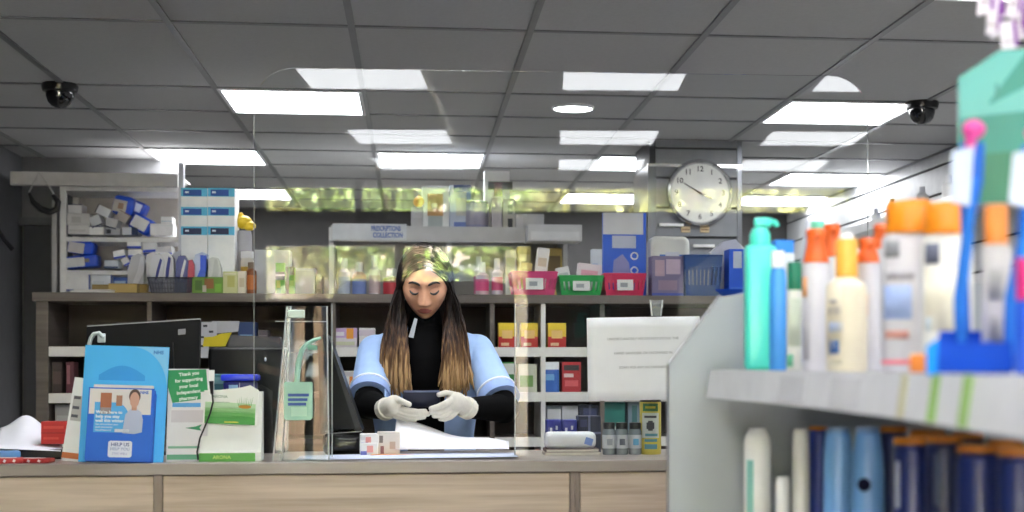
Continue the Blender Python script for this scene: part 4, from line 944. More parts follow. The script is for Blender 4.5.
rpack(105, 228, 120, 235, 2, (150, 150, 156), ((.1, .2, .4, .8, (34, 36, 50)),), 'flat grey pack lying under the tilted middle pack')
rpack(110, 195, 131, 215, 2, bB, ((.06, .15, .7, .75, (170, 168, 160)), (.3, .3, .55, .6, (150, 120, 100))), 'large blue wrapped pack with pale window at the top of the heap', .2, soft=True)
rpack(130, 201, 143, 213, 2, (36, 76, 190), ((.1, .1, .7, .8, (200, 206, 216)),), 'blue and white pack half behind the large blue one', .4, 8.26, soft=True)
rpack(114, 211, 126, 221, 2, (160, 156, 152), ((.0, .9, 1, 1, (120, 90, 70)),), 'small brown grey pack under the large blue pack', .5)
rpack(125, 214, 148, 231, 2, bB, ((.1, .15, .8, .85, (206, 206, 208)),), 'blue wrapped pack with white window sliding down to the right', .5, soft=True)
rpack(122, 227, 138, 235, 2, (180, 184, 190), ((.6, 0, 1, 1, (30, 50, 90)),), 'grey white pack lying under the sliding blue pack')
rpack(150, 223.5, 173, 235, 2, (232, 234, 232), ((.0, .8, 1, .84, (200, 204, 204)),), 'plain white carton at the right of the top rack shelf')
rpack(161, 216.5, 172, 223.5, 2, (222, 230, 232), ((.0, .3, 1, .36, (160, 190, 210)),), 'small pale carton on the plain white carton')
rpack(66, 240, 92, 254, 1, bB, ((.05, .05, .66, .8, (176, 174, 176)),), 'blue wrapped pack with grey window at the left of the middle rack shelf', .15, soft=True)
rpack(66, 255, 98, 267.5, 1, (44, 84, 200), ((.02, .1, .6, .85, (186, 186, 186)), (.6, .4, .75, .7, (140, 130, 116))), 'blue wrapped pack with silver window, lower left of the middle rack shelf', -.1, soft=True)
rpack(104, 260, 118, 268, 1, (182, 190, 196), ((.0, .0, 1, .2, (60, 90, 130)),), 'small grey blue pack in the middle of the middle rack shelf')
for k, (a, y0, b, y1, rr, lab) in enumerate(((127, 240, 141, 248, .0, 'white and blue carton at the top of the middle shelf pile'), (143, 241, 158, 252, -.08, 'white and blue carton right of the top one on the middle shelf'), (114, 250, 126, 258, -.2, 'white carton tilted left of the middle shelf pile'), (128, 249, 142, 257, .0, 'white carton with blue top under the top one of the middle shelf'), (156, 246.5, 172, 255, -.1, 'white carton at the right end of the middle shelf pile'), (124, 257, 131, 265, -.5, 'tiny white carton tilted under the middle shelf pile'))):
    rpack(a, y0, b, y1, 1, (226, 230, 238), ((.0, .0, 1, .22, (40, 84, 210)),), lab, rr, 8.21 + .01 * (k % 2))
for k, (a, b, lab) in enumerate(((127, 142, 'blue carton holding up the white cartons, left'), (143, 158, 'blue carton holding up the white cartons, middle'), (158.5, 173, 'blue carton holding up the white cartons, right'))):
    rpack(a, 257 if k != 1 else 252.5, b, 269.5, 1, (30, 52, 130), ((.1, .2, .9, .7, (52, 72, 160)),), lab, 0, 8.24)
rpack(65, 274, 90, 291, 0, (196, 196, 194), ((.0, .0, 1, .1, (60, 80, 140)), (.95, 0, 1, 1, (60, 84, 160))), 'big grey pack with blue edge at the left of the low rack shelf')
rpack(91, 275, 112, 290, 0, (186, 190, 196), ((.94, 0, 1, 1, (60, 84, 160)), (.1, .3, .6, .6, (170, 176, 186))), 'grey pack with blue edge in the middle of the low rack shelf')
rpack(113, 277, 127, 290, 0, (60, 94, 170), ((.1, .2, .9, .7, (160, 184, 214)),), 'blue and pale pack at the right of the low rack shelf')
# black strap loop hanging from the pelmet at the left
mb = MB().tube([at(x_, y_, 8.096) for x_, y_ in ((39, 172), (34, 182), (29, 192), (30, 197))], .004, 6).tube([at(x_, y_, 8.096) for x_, y_ in ((39, 172), (47, 183), (53, 193), (57, 203))], .004, 6)
mb.tube([at(x_, y_, 8.096) for x_, y_ in ((29, 193), (33, 202), (41, 209), (50, 212), (57, 209), (58, 202), (53, 195))], [.008, .015, .018, .018, .018, .016, .01], 10, 1)
solo('strap_loop', mb, [mat((186, 184, 182), .5), mat((18, 18, 20), .35)], 'black strap loop hanging at the left of the pelmet', 'strap')
# things on the left wall: slat and black rods
solo('wall_rod', MB().tube([at(-4, 226, 8.0), at(4, 240, 8.0), at(13, 250, 8.0)], .012, 8), mat((24, 24, 26), .4), 'black bent rod at the left edge of the photo', 'rod')
carton('switch_box', 'small white box high on the wall at the left edge', 'switch box', (0, 172, 4, 183), 8.4, .05, None, (196, 196, 198), ((.2, .2, .8, .8, (170, 170, 174)),))

# ================================================================== WHITE SHELVING BEHIND THE WOMAN (dispensary)
DY = 8.0
t = thing('dispensary_shelving', 'white dispensary shelving seen above the woman', 'shelving', (X(450, DY), DY, 0)); disp = t
dx0, dx1 = X(331, DY) - t.location.x, X(566, DY) - t.location.x
zd = [.9, Z(450, 300, DY), Z(450, 228, DY)]
m_ds = mat((206, 206, 206), .5)
for x_ in (dx0, (dx0 + dx1) / 2, dx1): link('upright', MB().span(x_ - .012, x_ + .012, .03, .34, 0, zd[2] - .0), m_ds, t, smooth=None)
for z_ in zd: link('shelf', MB().span(dx0, dx1, .02, .34, z_ - .02, z_), m_ds, t, smooth=None)
link('price_strip', MB().span(dx0, dx1, .0, .02, Z(450, 242, DY), Z(450, 226.5, DY)), mat((196, 196, 198), .4), t, smooth=None)
link('back_panel', MB().span(dx0, dx1, .33, .34, 0, zd[2] + .0), mat((190, 188, 186), .6), t, smooth=None)
sg = thing('shelf_sign', 'white sign with two lines of blue print on the high shelf edge', 'sign', (X(386, DY), DY - .004, Z(386, 240, DY)))
sw = X(406, DY) - X(332, DY); sh_ = Z(386, 224, DY) - Z(386, 240, DY)
link('board', MB().span(-sw * .72, sw * .28, -.004, 0, 0, sh_), mat((206, 210, 216), .4), sg, smooth=None)
text(sg, 'PRESCRIPTIONS', (0, -.0048, sh_ * .7), .036, (70, 100, 180), bold=.001, sx=.6); text(sg, 'COLLECTION', (.01, -.0048, sh_ * .28), .036, (70, 100, 180), bold=.001, sx=.7)
dz = zd[2]
def ditem(px0, y0, px1, c, panels, lab, Yk=8.05, d=.12, z=None, name='carton'): return carton(name, lab, 'box', (px0, y0, px1), Yk, d, dz if z is None else z, c, panels)
ditem(422, 186, 449, (238, 240, 240), ((.2, .3, .78, .82, (196, 150, 96)), (.22, .02, .76, .3, (180, 190, 190)), (.36, .46, .56, .6, (226, 206, 170))), 'white box with orange picture window on the high shelf')
ditem(449.5, 185, 471, (196, 206, 226), ((.2, .84, 1, 1, (60, 92, 170)), (.2, .0, .9, .16, (110, 130, 196)), (.3, .3, .8, .7, (206, 206, 206)), (.78, .1, 1, .84, (90, 120, 196))), 'blue and white box beside the orange picture box')
jar2(464, 489, 200, 228, 8.02, dz, (150, 152, 184), (120, 126, 140), 'lilac grey pot with dark lid line on the high shelf', labc=(170, 166, 184), caph=.08)
solo('orange_ball', MB().ell((0, 0, .03), .03, 0, 16, 12).tube([(0, 0, .058), (0, 0, .066)], [.008, .004], 8), mat((224, 160, 60), .5), 'small orange round thing beside the white box on the high shelf', 'ornament', (X(419, 8.03), 8.06, Z(419, 207, 8.03)))
carton('carton', 'small grey box under the orange round thing on the high shelf', 'box', (411, 207, 423), 8.04, .08, dz, (190, 190, 192), ((.1, .5, .9, .9, (204, 204, 206)),))
# white box with dark panel on top
t = thing('display_box', 'white box with black and maroon panels standing highest above the woman', 'box', (X(498, 8.1), 8.1, dz))
q0 = lambda px, py: (X(px, 8.1) - t.location.x, Z(px, py, 8.1) - dz)
a = q0(484.5, 200); b = q0(509.5, 171)
link('casing', MB().span(a[0], b[0], 0, .1, 0, b[1]), mat((236, 236, 238), .4), t, smooth=None)
a = q0(488, 189.5); b = q0(512.5, 182)
link('black_panel', MB().span(a[0], b[0], -.008, 0, a[1], b[1]), mat((20, 18, 20), .4), t, smooth=None)
a = q0(494, 196.5); b = q0(502, 183)
link('maroon_panel', MB().span(a[0], b[0], -.012, -.008, a[1], b[1]), mat((70, 24, 34), .4), t, smooth=None)
ditem(491.5, 198, 502, (186, 180, 190), ((.1, .0, .9, .9, (196, 190, 198)),), 'grey lilac tall box before the white box with black panel', 8.03, .06)
ditem(503, 199, 515, (190, 188, 178), ((.4, .5, .8, .8, (120, 120, 116)), (.4, .05, .8, .35, (70, 70, 70))), 'grey box with dark squares right of the lilac tall box', 8.03, .06)
ditem(516, 214, 544, (182, 182, 184), ((.0, .0, .25, .9, (196, 196, 198)),), 'low grey box at the right of the high shelf', 8.04)
q1 = X(556, 7.8) - disp.location.x
link('end_tray', MB().span(q1 - .145, q1 + .135, -.2, 0.0, Z(554, 244, 8.0), Z(554, 228, 8.0)).span(q1 - .13, q1 + .12, -.203, -.2, Z(554, 243, 8.0), Z(554, 235, 8.0), 1), [mat((206, 206, 208), .45), mat((222, 222, 224), .45)], disp, smooth=None)
# things on the shelf below the sign, behind her head
zl = zd[1]
for k, (a, b, y0, c, c2, lab) in enumerate(((338, 350, 258, (226, 222, 218), (190, 200, 216), 'white bottle at the left of the dispensary shelf'), (352, 366, 262, (214, 170, 150), (120, 140, 196), 'peach bottle with blue band on the dispensary shelf'), (369, 380, 255, (220, 214, 214), (200, 180, 180), 'tall pale bottle on the dispensary shelf'), (383, 399, 268, (170, 120, 110), (190, 60, 70), 'brown red pot on the dispensary shelf beside her head'), (474, 484, 256, (220, 206, 210), (206, 120, 150), 'pale pink bottle on the dispensary shelf right of her head'))):
    jar2(a, b, y0, 298, 8.04, zl, c, (226, 224, 222), lab, 'bottle', c2, 'bottle', .55, .25)
for k, (a, b, y0, c, c2, lab) in enumerate(((505, 516, 250, (206, 206, 196), (180, 190, 150), 'grey green box on the dispensary shelf above the pink basket'), (518, 531, 246, (200, 186, 110), (222, 210, 150), 'yellow box on the dispensary shelf above the pink basket'), (546, 562, 248, (196, 170, 90), (120, 100, 60), 'ochre box on the dispensary shelf above the green basket'))):
    carton('carton', lab, 'box', (a, y0, b), 8.04, .1, zl, c, ((.1, .5, .9, .85, c2),))
# ================================================================== SHELF OF SUN LOTIONS, right foreground
GP = 2.30                                              # depth of the grey end panel
gx = .392
t = thing('display_gondola', 'grey metal display shelving with price rails in the right foreground', 'shelving', (gx, GP, 0))
m_gp = mat((158, 163, 167), .5, var=.02); m_gs = mat((196, 196, 204), .4); m_gr = mat((232, 232, 238), .35)
def G(mb, n, m, sm=None): return link(n, mb, m, t, (-gx, -GP, 0), sm)
zA, zB = Z(668, 365, GP), Z(722, 297, GP)
G(MB().prism([(gx, 0), (1.06, 0), (1.06, zB + .03), (X(760, GP), zB + .012), (X(722, GP), zB), (gx, zA)], GP, GP + .022), 'end_panel', m_gp)
G(MB().prism([(gx - .002, 0), (gx, 0), (gx, zA), (X(722, GP), zB), (X(722, GP) - .002, zB + .003), (gx - .002, zA + .001)], GP - .001, GP + .023), 'panel_edge', mat((150, 152, 156), .4))
GZ = 1.292                                             # upper shelf
def lip_x(y): return .452 + .012 * sin(max(0, min(1, (y - 1.36) / .85)) * pi) + (.0 if y > 1.36 else -.10 * (1.36 - y))
N = 24
ys = [.55 + (GP - .03 - .55) * k / N for k in range(N + 1)]
def shelf(z, th_, nm):
    mb = MB()
    lo = [(lip_x(y), y) for y in ys] + [(1.04, ys[-1]), (1.04, ys[0])]
    A = [mb.bm.verts.new((x, y, z - th_)) for x, y in lo]; B = [mb.bm.verts.new((x, y, z)) for x, y in lo]
    mb.bm.faces.new(A); mb.bm.faces.new(B)
    for i in range(len(lo)):
        j = (i + 1) % len(lo); mb.bm.faces.new((A[i], A[j], B[j], B[i]))
    G(mb, 'shelf', m_gs)
    rl = MB(); h_ = .041
    for (x0, y0), (x1, y1) in zip(lo[:N], lo[1:N + 1]):
        for m_, off, a, b in ((0, 0, 0, h_),):
            vs = []
            for zz_ in (z - h_, z + .001):
                for o_ in (-.004 - (.006 if zz_ < z else 0), 0): vs += [(x0 + o_, y0, zz_), (x1 + o_, y1, zz_)]
            v = [rl.bm.verts.new(p) for p in vs]
            for f_ in ((0, 1, 5, 4), (2, 3, 7, 6), (0, 2, 3, 1), (4, 5, 7, 6)): rl.bm.faces.new([v[i] for i in f_])
    G(rl, 'price_rail', m_gr)
    for y, c in ((1.22, (150, 196, 92)), (1.335, (206, 202, 170)), (1.12, (150, 196, 92))):
        x = lip_x(y); tb_ = MB()
        tb_.box((x - .0085, y, z - .02), (.0012, .016, .04), 0, (0, radians(8), 0))
        G(tb_, 'price_ticket', mat(c, .5))
    for y0_ in (1.55, 1.8):
        tb_ = MB().box((lip_x(y0_) - .0085, y0_, z - .021), (.0008, .12, .03), 0, (0, radians(8), 0)); G(tb_, 'price_ticket', mat((238, 238, 244), .2))
shelf(GZ, .012, 'upper'); shelf(.985, .012, 'lower')
G(MB().span(1.04, 1.06, .5, GP, 0, 1.75), 'back_panel', mat((196, 198, 200), .5))
G(MB().span(.5, 1.04, .5, GP, 0, .14), 'plinth', mat((90, 92, 96), .5))
def gy(px, x): return x / tan(atan((px - CX) / F) + TH)
def GPos(px, x, z=GZ): return (x, gy(px, x), z)
def bottle(name, lab, px, x, wpx, ytop, ycap, c, capc, z=GZ, sy=.7, shoulder=.12, capw=.6, labels=(), nozzle=None, capsh='round', group=None, neck=0, cat='bottle'):
    """wpx = body width in the photo; ytop/ycap = photo rows of the very top and of the cap foot"""
    y = gy(px, x); sc = y / cos(TH) * 1.0
    zc_ = x * sin(TH) + y * cos(TH)
    r_ = wpx / F * zc_ / 2
    H = CAMZ + (HY - ytop) / F * zc_ - z; hc = CAMZ + (HY - ycap) / F * zc_ - z
    t = thing(name, lab, cat, (x, y, z), (0, 0, -TH - atan((px - CX) / F)), group)
    body = [(0, 0), (r_ * .9, 0), (r_, r_ * .15), (r_, hc * (1 - shoulder)), (r_ * .93, hc * (1 - shoulder * .5)), (r_ * max(capw, .5) * 1.02, hc * .99), (r_ * capw * .8, hc), (0, hc)]
    link('body', MB().lathe(body, sy=sy, seg=36), mat(c, .35), t)
    if capsh == 'round': cp = [(0, hc), (r_ * capw, hc), (r_ * capw, H - r_ * .15), (r_ * capw * .88, H), (0, H)]
    elif capsh == 'dome': cp = [(0, hc), (r_ * capw, hc)] + [(r_ * capw * cos(k * pi / 12), hc + (H - hc) * (.5 + .5 * sin(k * pi / 12))) for k in range(7)]
    else: cp = [(0, hc), (r_ * capw, hc), (r_ * capw * .8, H), (0, H)]
    link('cap', MB().lathe(cp, sy=max(sy, .75), seg=36), mat(capc, .35), t)
    for (a, b, ang, cc) in labels:
        mb = MB(); n_ = 14; rr = r_ * 1.012
        for s in range(n_):
            a0 = -pi / 2 + (ang[0] + (ang[1] - ang[0]) * s / n_); a1 = -pi / 2 + (ang[0] + (ang[1] - ang[0]) * (s + 1) / n_)
            v = [mb.bm.verts.new((rr * cos(w_), rr * sy * sin(w_), hc * zz_)) for w_, zz_ in ((a0, a), (a1, a), (a1, b), (a0, b))]
            mb.bm.faces.new(v)
        o = link('label_panel', mb, mat(cc, .45), t)
        sm = o.modifiers.new('thick', 'SOLIDIFY'); sm.thickness = .0008; sm.offset = 1
    return t, r_, hc, H
ORG = (238, 140, 26); ORR = (232, 102, 40); CREAM = (222, 212, 190); WHT = (206, 204, 210)
# 1 mint pump bottle: square body
x = .498; y = gy(760, x); zc_ = x * sin(TH) + y * cos(TH)
tt = thing('pump_bottle', 'mint green square pump bottle at the far end of the sun lotion shelf', 'bottle', (x, y, GZ), (0, 0, -TH))
w = 31 / F * zc_; hb_ = CAMZ + (HY - 245) / F * zc_ - GZ; H = CAMZ + (HY - 217) / F * zc_ - GZ
MINT = (84, 226, 204)
link('body', MB().box((0, 0, hb_ / 2), (w, w * .8, hb_), 0, None, .008, 3), mat(MINT, .3, var=.02), tt)
link('pump', MB().lathe([(0, hb_ - .002), (w * .33, hb_ - .002), (w * .34, hb_ + .014), (w * .27, hb_ + .022), (w * .24, H - .016), (0, H - .016)]).box((w * .08, 0, H - .008), (w * .56, w * .34, .014), 0, None, .004, 2).tube([(w * .3, 0, H - .006), (w * .5, 0, H - .008), (w * .56, 0, H - .014)], [.005, .004, .0035], 8), mat(MINT, .3, var=.02), tt)
# 2 slim blue bottle, 3 white and green tube
bottle('lotion_bottle', 'slim sky blue bottle with white cap beside the mint pump bottle', 778, .505, 17, 251, 268, (76, 160, 240), (228, 230, 236), sy=.8, capw=.8)
carton('carton', 'bright blue and white box behind the slim blue bottle', 'box', (775, 240, 794), 2.22, .03, GZ, (52, 140, 236), ((0, .0, 1, .9, (220, 224, 232)),))
bottle('lotion_tube', 'small white tube with dark green cap on the sun lotion shelf', 794.5, .515, 15, 262, 290, (232, 232, 226), (20, 122, 92), sy=.8, capw=.95, shoulder=.04, labels=((.3, .9, (-.9, .9), (214, 222, 206)), (.05, .2, (-1.2, -.2), (120, 206, 170))))
# 4 orange trigger sprays
def trigger(px, x, wpx, ytop, ycap, ymid, lab, c=WHT, labels=()):
    t, r_, hc, H = bottle('spray_bottle', lab, px, x, wpx, ymid, ymid, c, ORR, capw=.9, sy=.75, shoulder=.05, labels=labels)
    for ch in list(t.children):
        if ch.name.startswith('cap'): bpy.data.objects.remove(ch)
    zc_ = x * sin(TH) + gy(px, x) * cos(TH)
    Ht = CAMZ + (HY - ytop) / F * zc_ - GZ
    link('trigger_head', MB().lathe([(0, hc - .001), (r_ * .96, hc - .001), (r_ * .9, hc + .006), (r_ * .74, hc + (Ht - hc) * .45), (r_ * .68, hc + (Ht - hc) * .62), (r_ * .76, Ht - .003), (r_ * .6, Ht), (0, Ht)], sy=.8).box((r_ * .2, -r_ * .7, Ht - .008), (r_ * .5, r_ * 1.0, .008), 0, (radians(12), 0, 0), .002), mat(ORR, .35), t)
    return t
trigger(816, .530, 27, 229, 258, 262, 'white spray bottle with orange trigger head right of the green capped tube', labels=((.1, .62, (-1.2, -.5), (186, 184, 190)), (.68, .86, (-1.3, -.7), (226, 170, 120))))
trigger(832, .575, 22, 224, 250, 256, 'white spray bottle with orange head, behind the cream sun spray')
trigger(868, .545, 24, 238, 258, 262, 'white spray bottle with orange trigger head right of the cream sun spray', labels=((.1, .5, (-.8, -.1), (170, 164, 170)), (.5, .7, (-.8, 0), (226, 160, 110))))
trigger(881, .585, 20, 224, 244, 248, 'white spray bottle with orange head, half behind the big white one')
bottle('lotion_bottle', 'white bottle with mint green cap behind the orange trigger heads', 818, .60, 16, 221, 230, (226, 228, 230), (110, 206, 176), capw=.9)
# 5 cream sun spray
t5, r_, hc, H = bottle('sun_spray', 'cream sun spray bottle with clear orange cap on the shelf', 846.5, .512, 41, 239, 277, CREAM, (240, 176, 74), capw=.54, sy=.7, shoulder=.16, labels=((.25, .9, (-1.3, -.2), (214, 204, 182)), (.19, .33, (-.95, -.35), (50, 96, 160)), (.42, .52, (-1.0, -.2), (160, 176, 210)), (.6, .68, (-1.0, -.3), (130, 126, 134)), (.72, .76, (-.9, -.3), (150, 146, 150)), (.08, .13, (-1.0, -.2), (190, 180, 160)), (.05, .12, (-1.2, -.4), (214, 206, 186))))
link('nozzle_cap', MB().lathe([(0, H), (r_ * .4, H), (r_ * .3, H + .006), (0, H + .008)]), mat((242, 236, 232), .35), t5)
# 7/8 large white bottles with wide orange caps
bottle('sun_lotion', 'big white sun lotion bottle with wide orange cap in the middle of the shelf', 909, .520, 54, 201, 233, WHT, ORG, capw=.86, sy=.6, shoulder=.05, labels=((.82, .94, (-1.0, -.35), (150, 152, 160)), (.38, .62, (-1.1, .1), (168, 188, 232)), (.24, .3, (-1.0, .0), (206, 150, 140)), (.66, .74, (-.9, .2), (186, 184, 192)), (.06, .09, (-1.3, .6), (244, 120, 140))))
bottle('sun_lotion', 'second white sun lotion bottle with orange cap, right of the big one', 944, .535, 44, 203, 234, (232, 230, 224), ORG, capw=.9, sy=.6, shoulder=.06, labels=((.78, .93, (-1.0, -.2), (100, 104, 124)), (.3, .75, (-1.0, .6), (232, 226, 208)), (.3, .4, (-.9, -.4), (200, 214, 226))))
bottle('sun_lotion', 'white sun lotion bottle with orange cap, farthest back behind the big one', 955, .60, 36, 202, 234, (226, 224, 220), ORG, capw=.9, sy=.6)
# small orange cap in front
x = .475; y = gy(923, x); zc_ = x * sin(TH) + y * cos(TH)
solo('orange_box', MB().box((0, 0, .0092), (.0245, .02, .0185), 0, None, .003, 2), mat((232, 132, 40), .4), 'little orange pot at the shelf edge before the sun lotion', 'pot', (x, y, GZ), (0, 0, -.3))
# 9 blue stand with toothbrush packs and paste tube
x = .470; y = gy(974, x); zc_ = x * sin(TH) + y * cos(TH)
def pxw(a): return a / F * zc_
tray = thing('display_tray', 'bright blue counter display tray at the near end of the shelf', 'tray', (x, y, GZ), (0, 0, -TH - .24))
link('tray', MB().span(-pxw(36), pxw(36), -.02, -.017, 0, pxw(32)).span(-pxw(36), pxw(36), .092, .095, 0, pxw(46)).span(-pxw(36), -pxw(33), -.017, .095, 0, pxw(32)).span(pxw(33), pxw(36), -.017, .095, 0, pxw(32)).span(-pxw(36), pxw(36), -.02, .095, 0, .003), mat((0, 72, 196), .5, spec=.15), tray, smooth=None)
link('side_flap', MB().prism([(-pxw(46), 0), (-pxw(36), 0), (-pxw(34), pxw(36)), (-pxw(46), pxw(28))], -.026, -.023), mat((10, 140, 236), .5, spec=.15), tray, smooth=None)
def toothbrush(px, x, ytop, lab, lean=0):
    y = gy(px, x); zc_ = x * sin(TH) + y * cos(TH)
    k = zc_ / F
    t = thing('toothbrush_pack', lab, 'toothbrush', (x, y, GZ + .004), (0, lean, -TH - .24), 'toothbrush packs in the blue tray')
    h = (370 - ytop) * k
    cards = [(-.010, 0), (.004, 0), (.003, h * .15), (.0, h * .4), (.004, h * .62), (.011, h * .78), (.012, h * .95), (-.010, h * .95), (-.010, h * .8), (-.007, h * .55), (-.013, h * .3)]
    link('backing_card', MB().prism(cards, .002, .0035), mat((26, 96, 196), .5, spec=.2), t, smooth=None)
    link('blister', MB().prism([(-.017, h * .70), (.0, h * .68), (.003, h * .93), (-.017, h * .91)], -.008, .002), mat((176, 190, 226), .2), t, smooth=None)
    link('handle', MB().tube([(-.004, -.003, h * .06), (-.007, -.005, h * .3), (-.002, -.004, h * .5), (.003, -.004, h * .8)], [.004, .006, .005, .003], 10), mat((50, 128, 226), .4, spec=.2), t)
    link('brush_head', MB().ell((.002, -.004, h * 1.0), (.0105, .007, .0088), 0, 16, 10).tube([(-.001, -.003, h * .9), (0, -.004, h * .985)], [.004, .006], 10), mat((214, 66, 150), .4), t)
    return t
toothbrush(967, .497, 131, 'blue toothbrush pack with pink head, left one in the blue tray', radians(1))
toothbrush(1014, .507, 134, 'blue toothbrush pack with pink head, right one in the blue tray', radians(5))
tp, r_, hc, H = bottle('lotion_tube', 'white tube with orange cap standing between the toothbrush packs', 996, .512, 28, 205, 244, (206, 202, 204), (240, 146, 66), z=GZ + .0035, capw=.82, sy=.55, shoulder=.04, labels=((.55, .8, (-.5, .5), (176, 174, 176)), (.2, .42, (-.5, .4), (160, 158, 162))))
bottle('lotion_tube', 'white and purple bottle with pink cap at the right edge of the photo', 1027, .49, 24, 258, 300, (40, 90, 210), (204, 40, 120), capw=.9, sy=.7)
# teal pack hanging from a hook behind
x = .60; y = gy(996, x); zc_ = x * sin(TH) + y * cos(TH); k = zc_ / F
z0 = CAMZ + (HY - 204) * k; h = (204 - 52) * k; w = 74 * k
t = thing('hanging_pack', 'teal carton hanging above the toothbrush packs', 'pack', (x, y, z0), (0, 0, -TH - .2))
link('carton', MB().prism([(-w / 2, 0), (w / 2, 0), (w / 2, h), (w * .05, h), (-w / 2, h * .83)], -.012, .012), mat((30, 128, 116), .4), t, smooth=None)
link('pale_panel', MB().prism([(-w / 2 + .001, h * .56), (w * .5, h * .60), (w * .5, h * .78), (-w * .1, h * .64), (-w * .1, h * .66), (w * .4, h * .99), (w * .05, h * .99), (-w / 2 + .001, h * .82)], -.0128, -.012), mat((84, 164, 160), .4), t, smooth=None)
link('hook', MB().tube([(0, .012, h * .93), (.2, .03, h * .95), (1.04 - x + .0, .12, h * .96)], .003, 8), mat((180, 182, 186), .3, .8), t)
link('slot', MB().prism([(-w * .02, h * .68), (w * .015, h * .68), (w * .015, h * .78), (-w * .02, h * .78)], -.0136, -.0128), mat((40, 120, 110), .4), t, smooth=None)
link('lower_panel', MB().prism([(-w * .2, .0), (w / 2, .0), (w / 2, h * .34), (-w * .2, h * .32)], -.0136, -.012), mat((18, 110, 84), .4), t, smooth=None)
# purple and white tags hanging at the top right
x = .62; y = gy(1004, x)
zc_ = x * sin(TH) + y * cos(TH); k = zc_ / F
zz0 = lambda py: CAMZ + (HY - py) * k
for i, (px, ya, yb, wp, rl) in enumerate(((983, -26, 18, 16, .05), (992, 2, 36, 13, .1), (999, -30, 22, 18, -.06), (1004, 6, 36, 16, -.2), (1009, 22, 52, 17, -.1), (1014, -26, 18, 14, .1), (1019, -4, 30, 14, .15), (1025, -20, 40, 16, .0))):
    xx = (px - 1004) * k
    t = thing('hanging_tag', 'white tag with purple stripe at the top right, %s' % ('leftmost', 'second from the left, low', 'third from the left, high', 'fourth from the left', 'lowest one', 'high one right of the lowest', 'second from the right', 'rightmost')[i], 'tag', (x + xx, y + .006 * (i % 4) - .004, zz0(yb)), (0, rl, -TH - .2), 'white and purple tags at the top right')
    w = wp * k; h = (yb - ya) * k
    link('card', MB().prism([(-w / 2, 0), (w / 2, h * .12), (w / 2, h), (-w / 2, h)], -.0012, .0012), mat((214, 206, 218), .5), t, smooth=None)
    link('purple_stripe', MB().span(w * .28, w * .5, -.0018, -.0012, h * .15, h), mat((120, 40, 150), .5), t, smooth=None)
    link('grey_mark', MB().span(-w * .35, w * .2, -.0016, -.0012, h * .3, h * .36), mat((150, 140, 150), .5), t, smooth=None)
solo('tag_hook', MB().tube([(-.03, 0, 0), (.03, 0, 0), (1.045 - x, .05, 0)], .004, 8).tube([(-.03, -.012, 0), (-.03, .03, 0)], .003, 8).tube([(.0, -.012, 0), (.0, .03, 0)], .003, 8).tube([(.03, -.012, 0), (.03, .03, 0)], .003, 8), mat((180, 182, 186), .3, .8), 'metal arm carrying the purple and white tags', 'hook', (x, y, zz0(-24)))
# ---- lower shelf: tubes and blue lotion bottles
LZ = .987
bottle('lotion_tube', 'tall white tube standing at the far end of the lower shelf', 757.5, .50, 27, 428, 430, (226, 226, 224), (226, 226, 224), z=LZ, capw=.7, sy=.6, shoulder=.1, labels=((.3, .8, (-.9, -.3), (140, 200, 190)),))
bottle('lotion_tube', 'short white tube on the lower shelf beside the tall one', 783, .52, 15, 477, 479, (226, 226, 228), (224, 224, 226), z=LZ, capw=.85, sy=.7, shoulder=.05)
bottle('lotion_tube', 'greyish white tube on the lower shelf left of the dark blue bottle', 801, .525, 17, 429, 431, (206, 204, 198), (206, 204, 198), z=LZ, capw=.9, sy=.7, shoulder=.04)
OC = (196, 120, 34)
bottle('blue_lotion', 'dark blue lotion bottle left of the two light blue ones', 819, .575, 20, 426, 430, (24, 52, 140), OC, z=LZ, capw=1.05, sy=.8, shoulder=.04)
bottle('blue_lotion', 'light blue lotion bottle, left of the pair on the lower shelf', 838, .535, 29, 428, 432, (110, 160, 216), (120, 150, 190), z=LZ, capw=.85, sy=.65, shoulder=.12, labels=((.2, .5, (-1.5, -1.1), (206, 190, 110)),))
t, r_, hc, H = bottle('blue_lotion', 'light blue lotion bottle with round navy emblem on the lower shelf', 868, .545, 32, 427, 432, (104, 154, 212), (120, 150, 190), z=LZ, capw=.75, sy=.65, shoulder=.22)
zc_ = .545 * sin(TH) + gy(868, .545) * cos(TH)
ez = CAMZ + (HY - 484) / F * zc_ - LZ
link('emblem', MB().lathe([(0, 0), (r_ * .42, 0), (r_ * .42, .0012), (0, .0014)], (-r_ * .25, -r_ * .655, ez), 24, M=Matrix.Rotation(pi / 2, 4, 'X')), mat((12, 16, 44), .7, spec=.1), t)
bottle('blue_lotion', 'navy lotion bottle behind the emblem bottle', 893, .62, 26, 426, 432, (18, 30, 84), OC, z=LZ, capw=1.0, sy=.8, shoulder=.05)
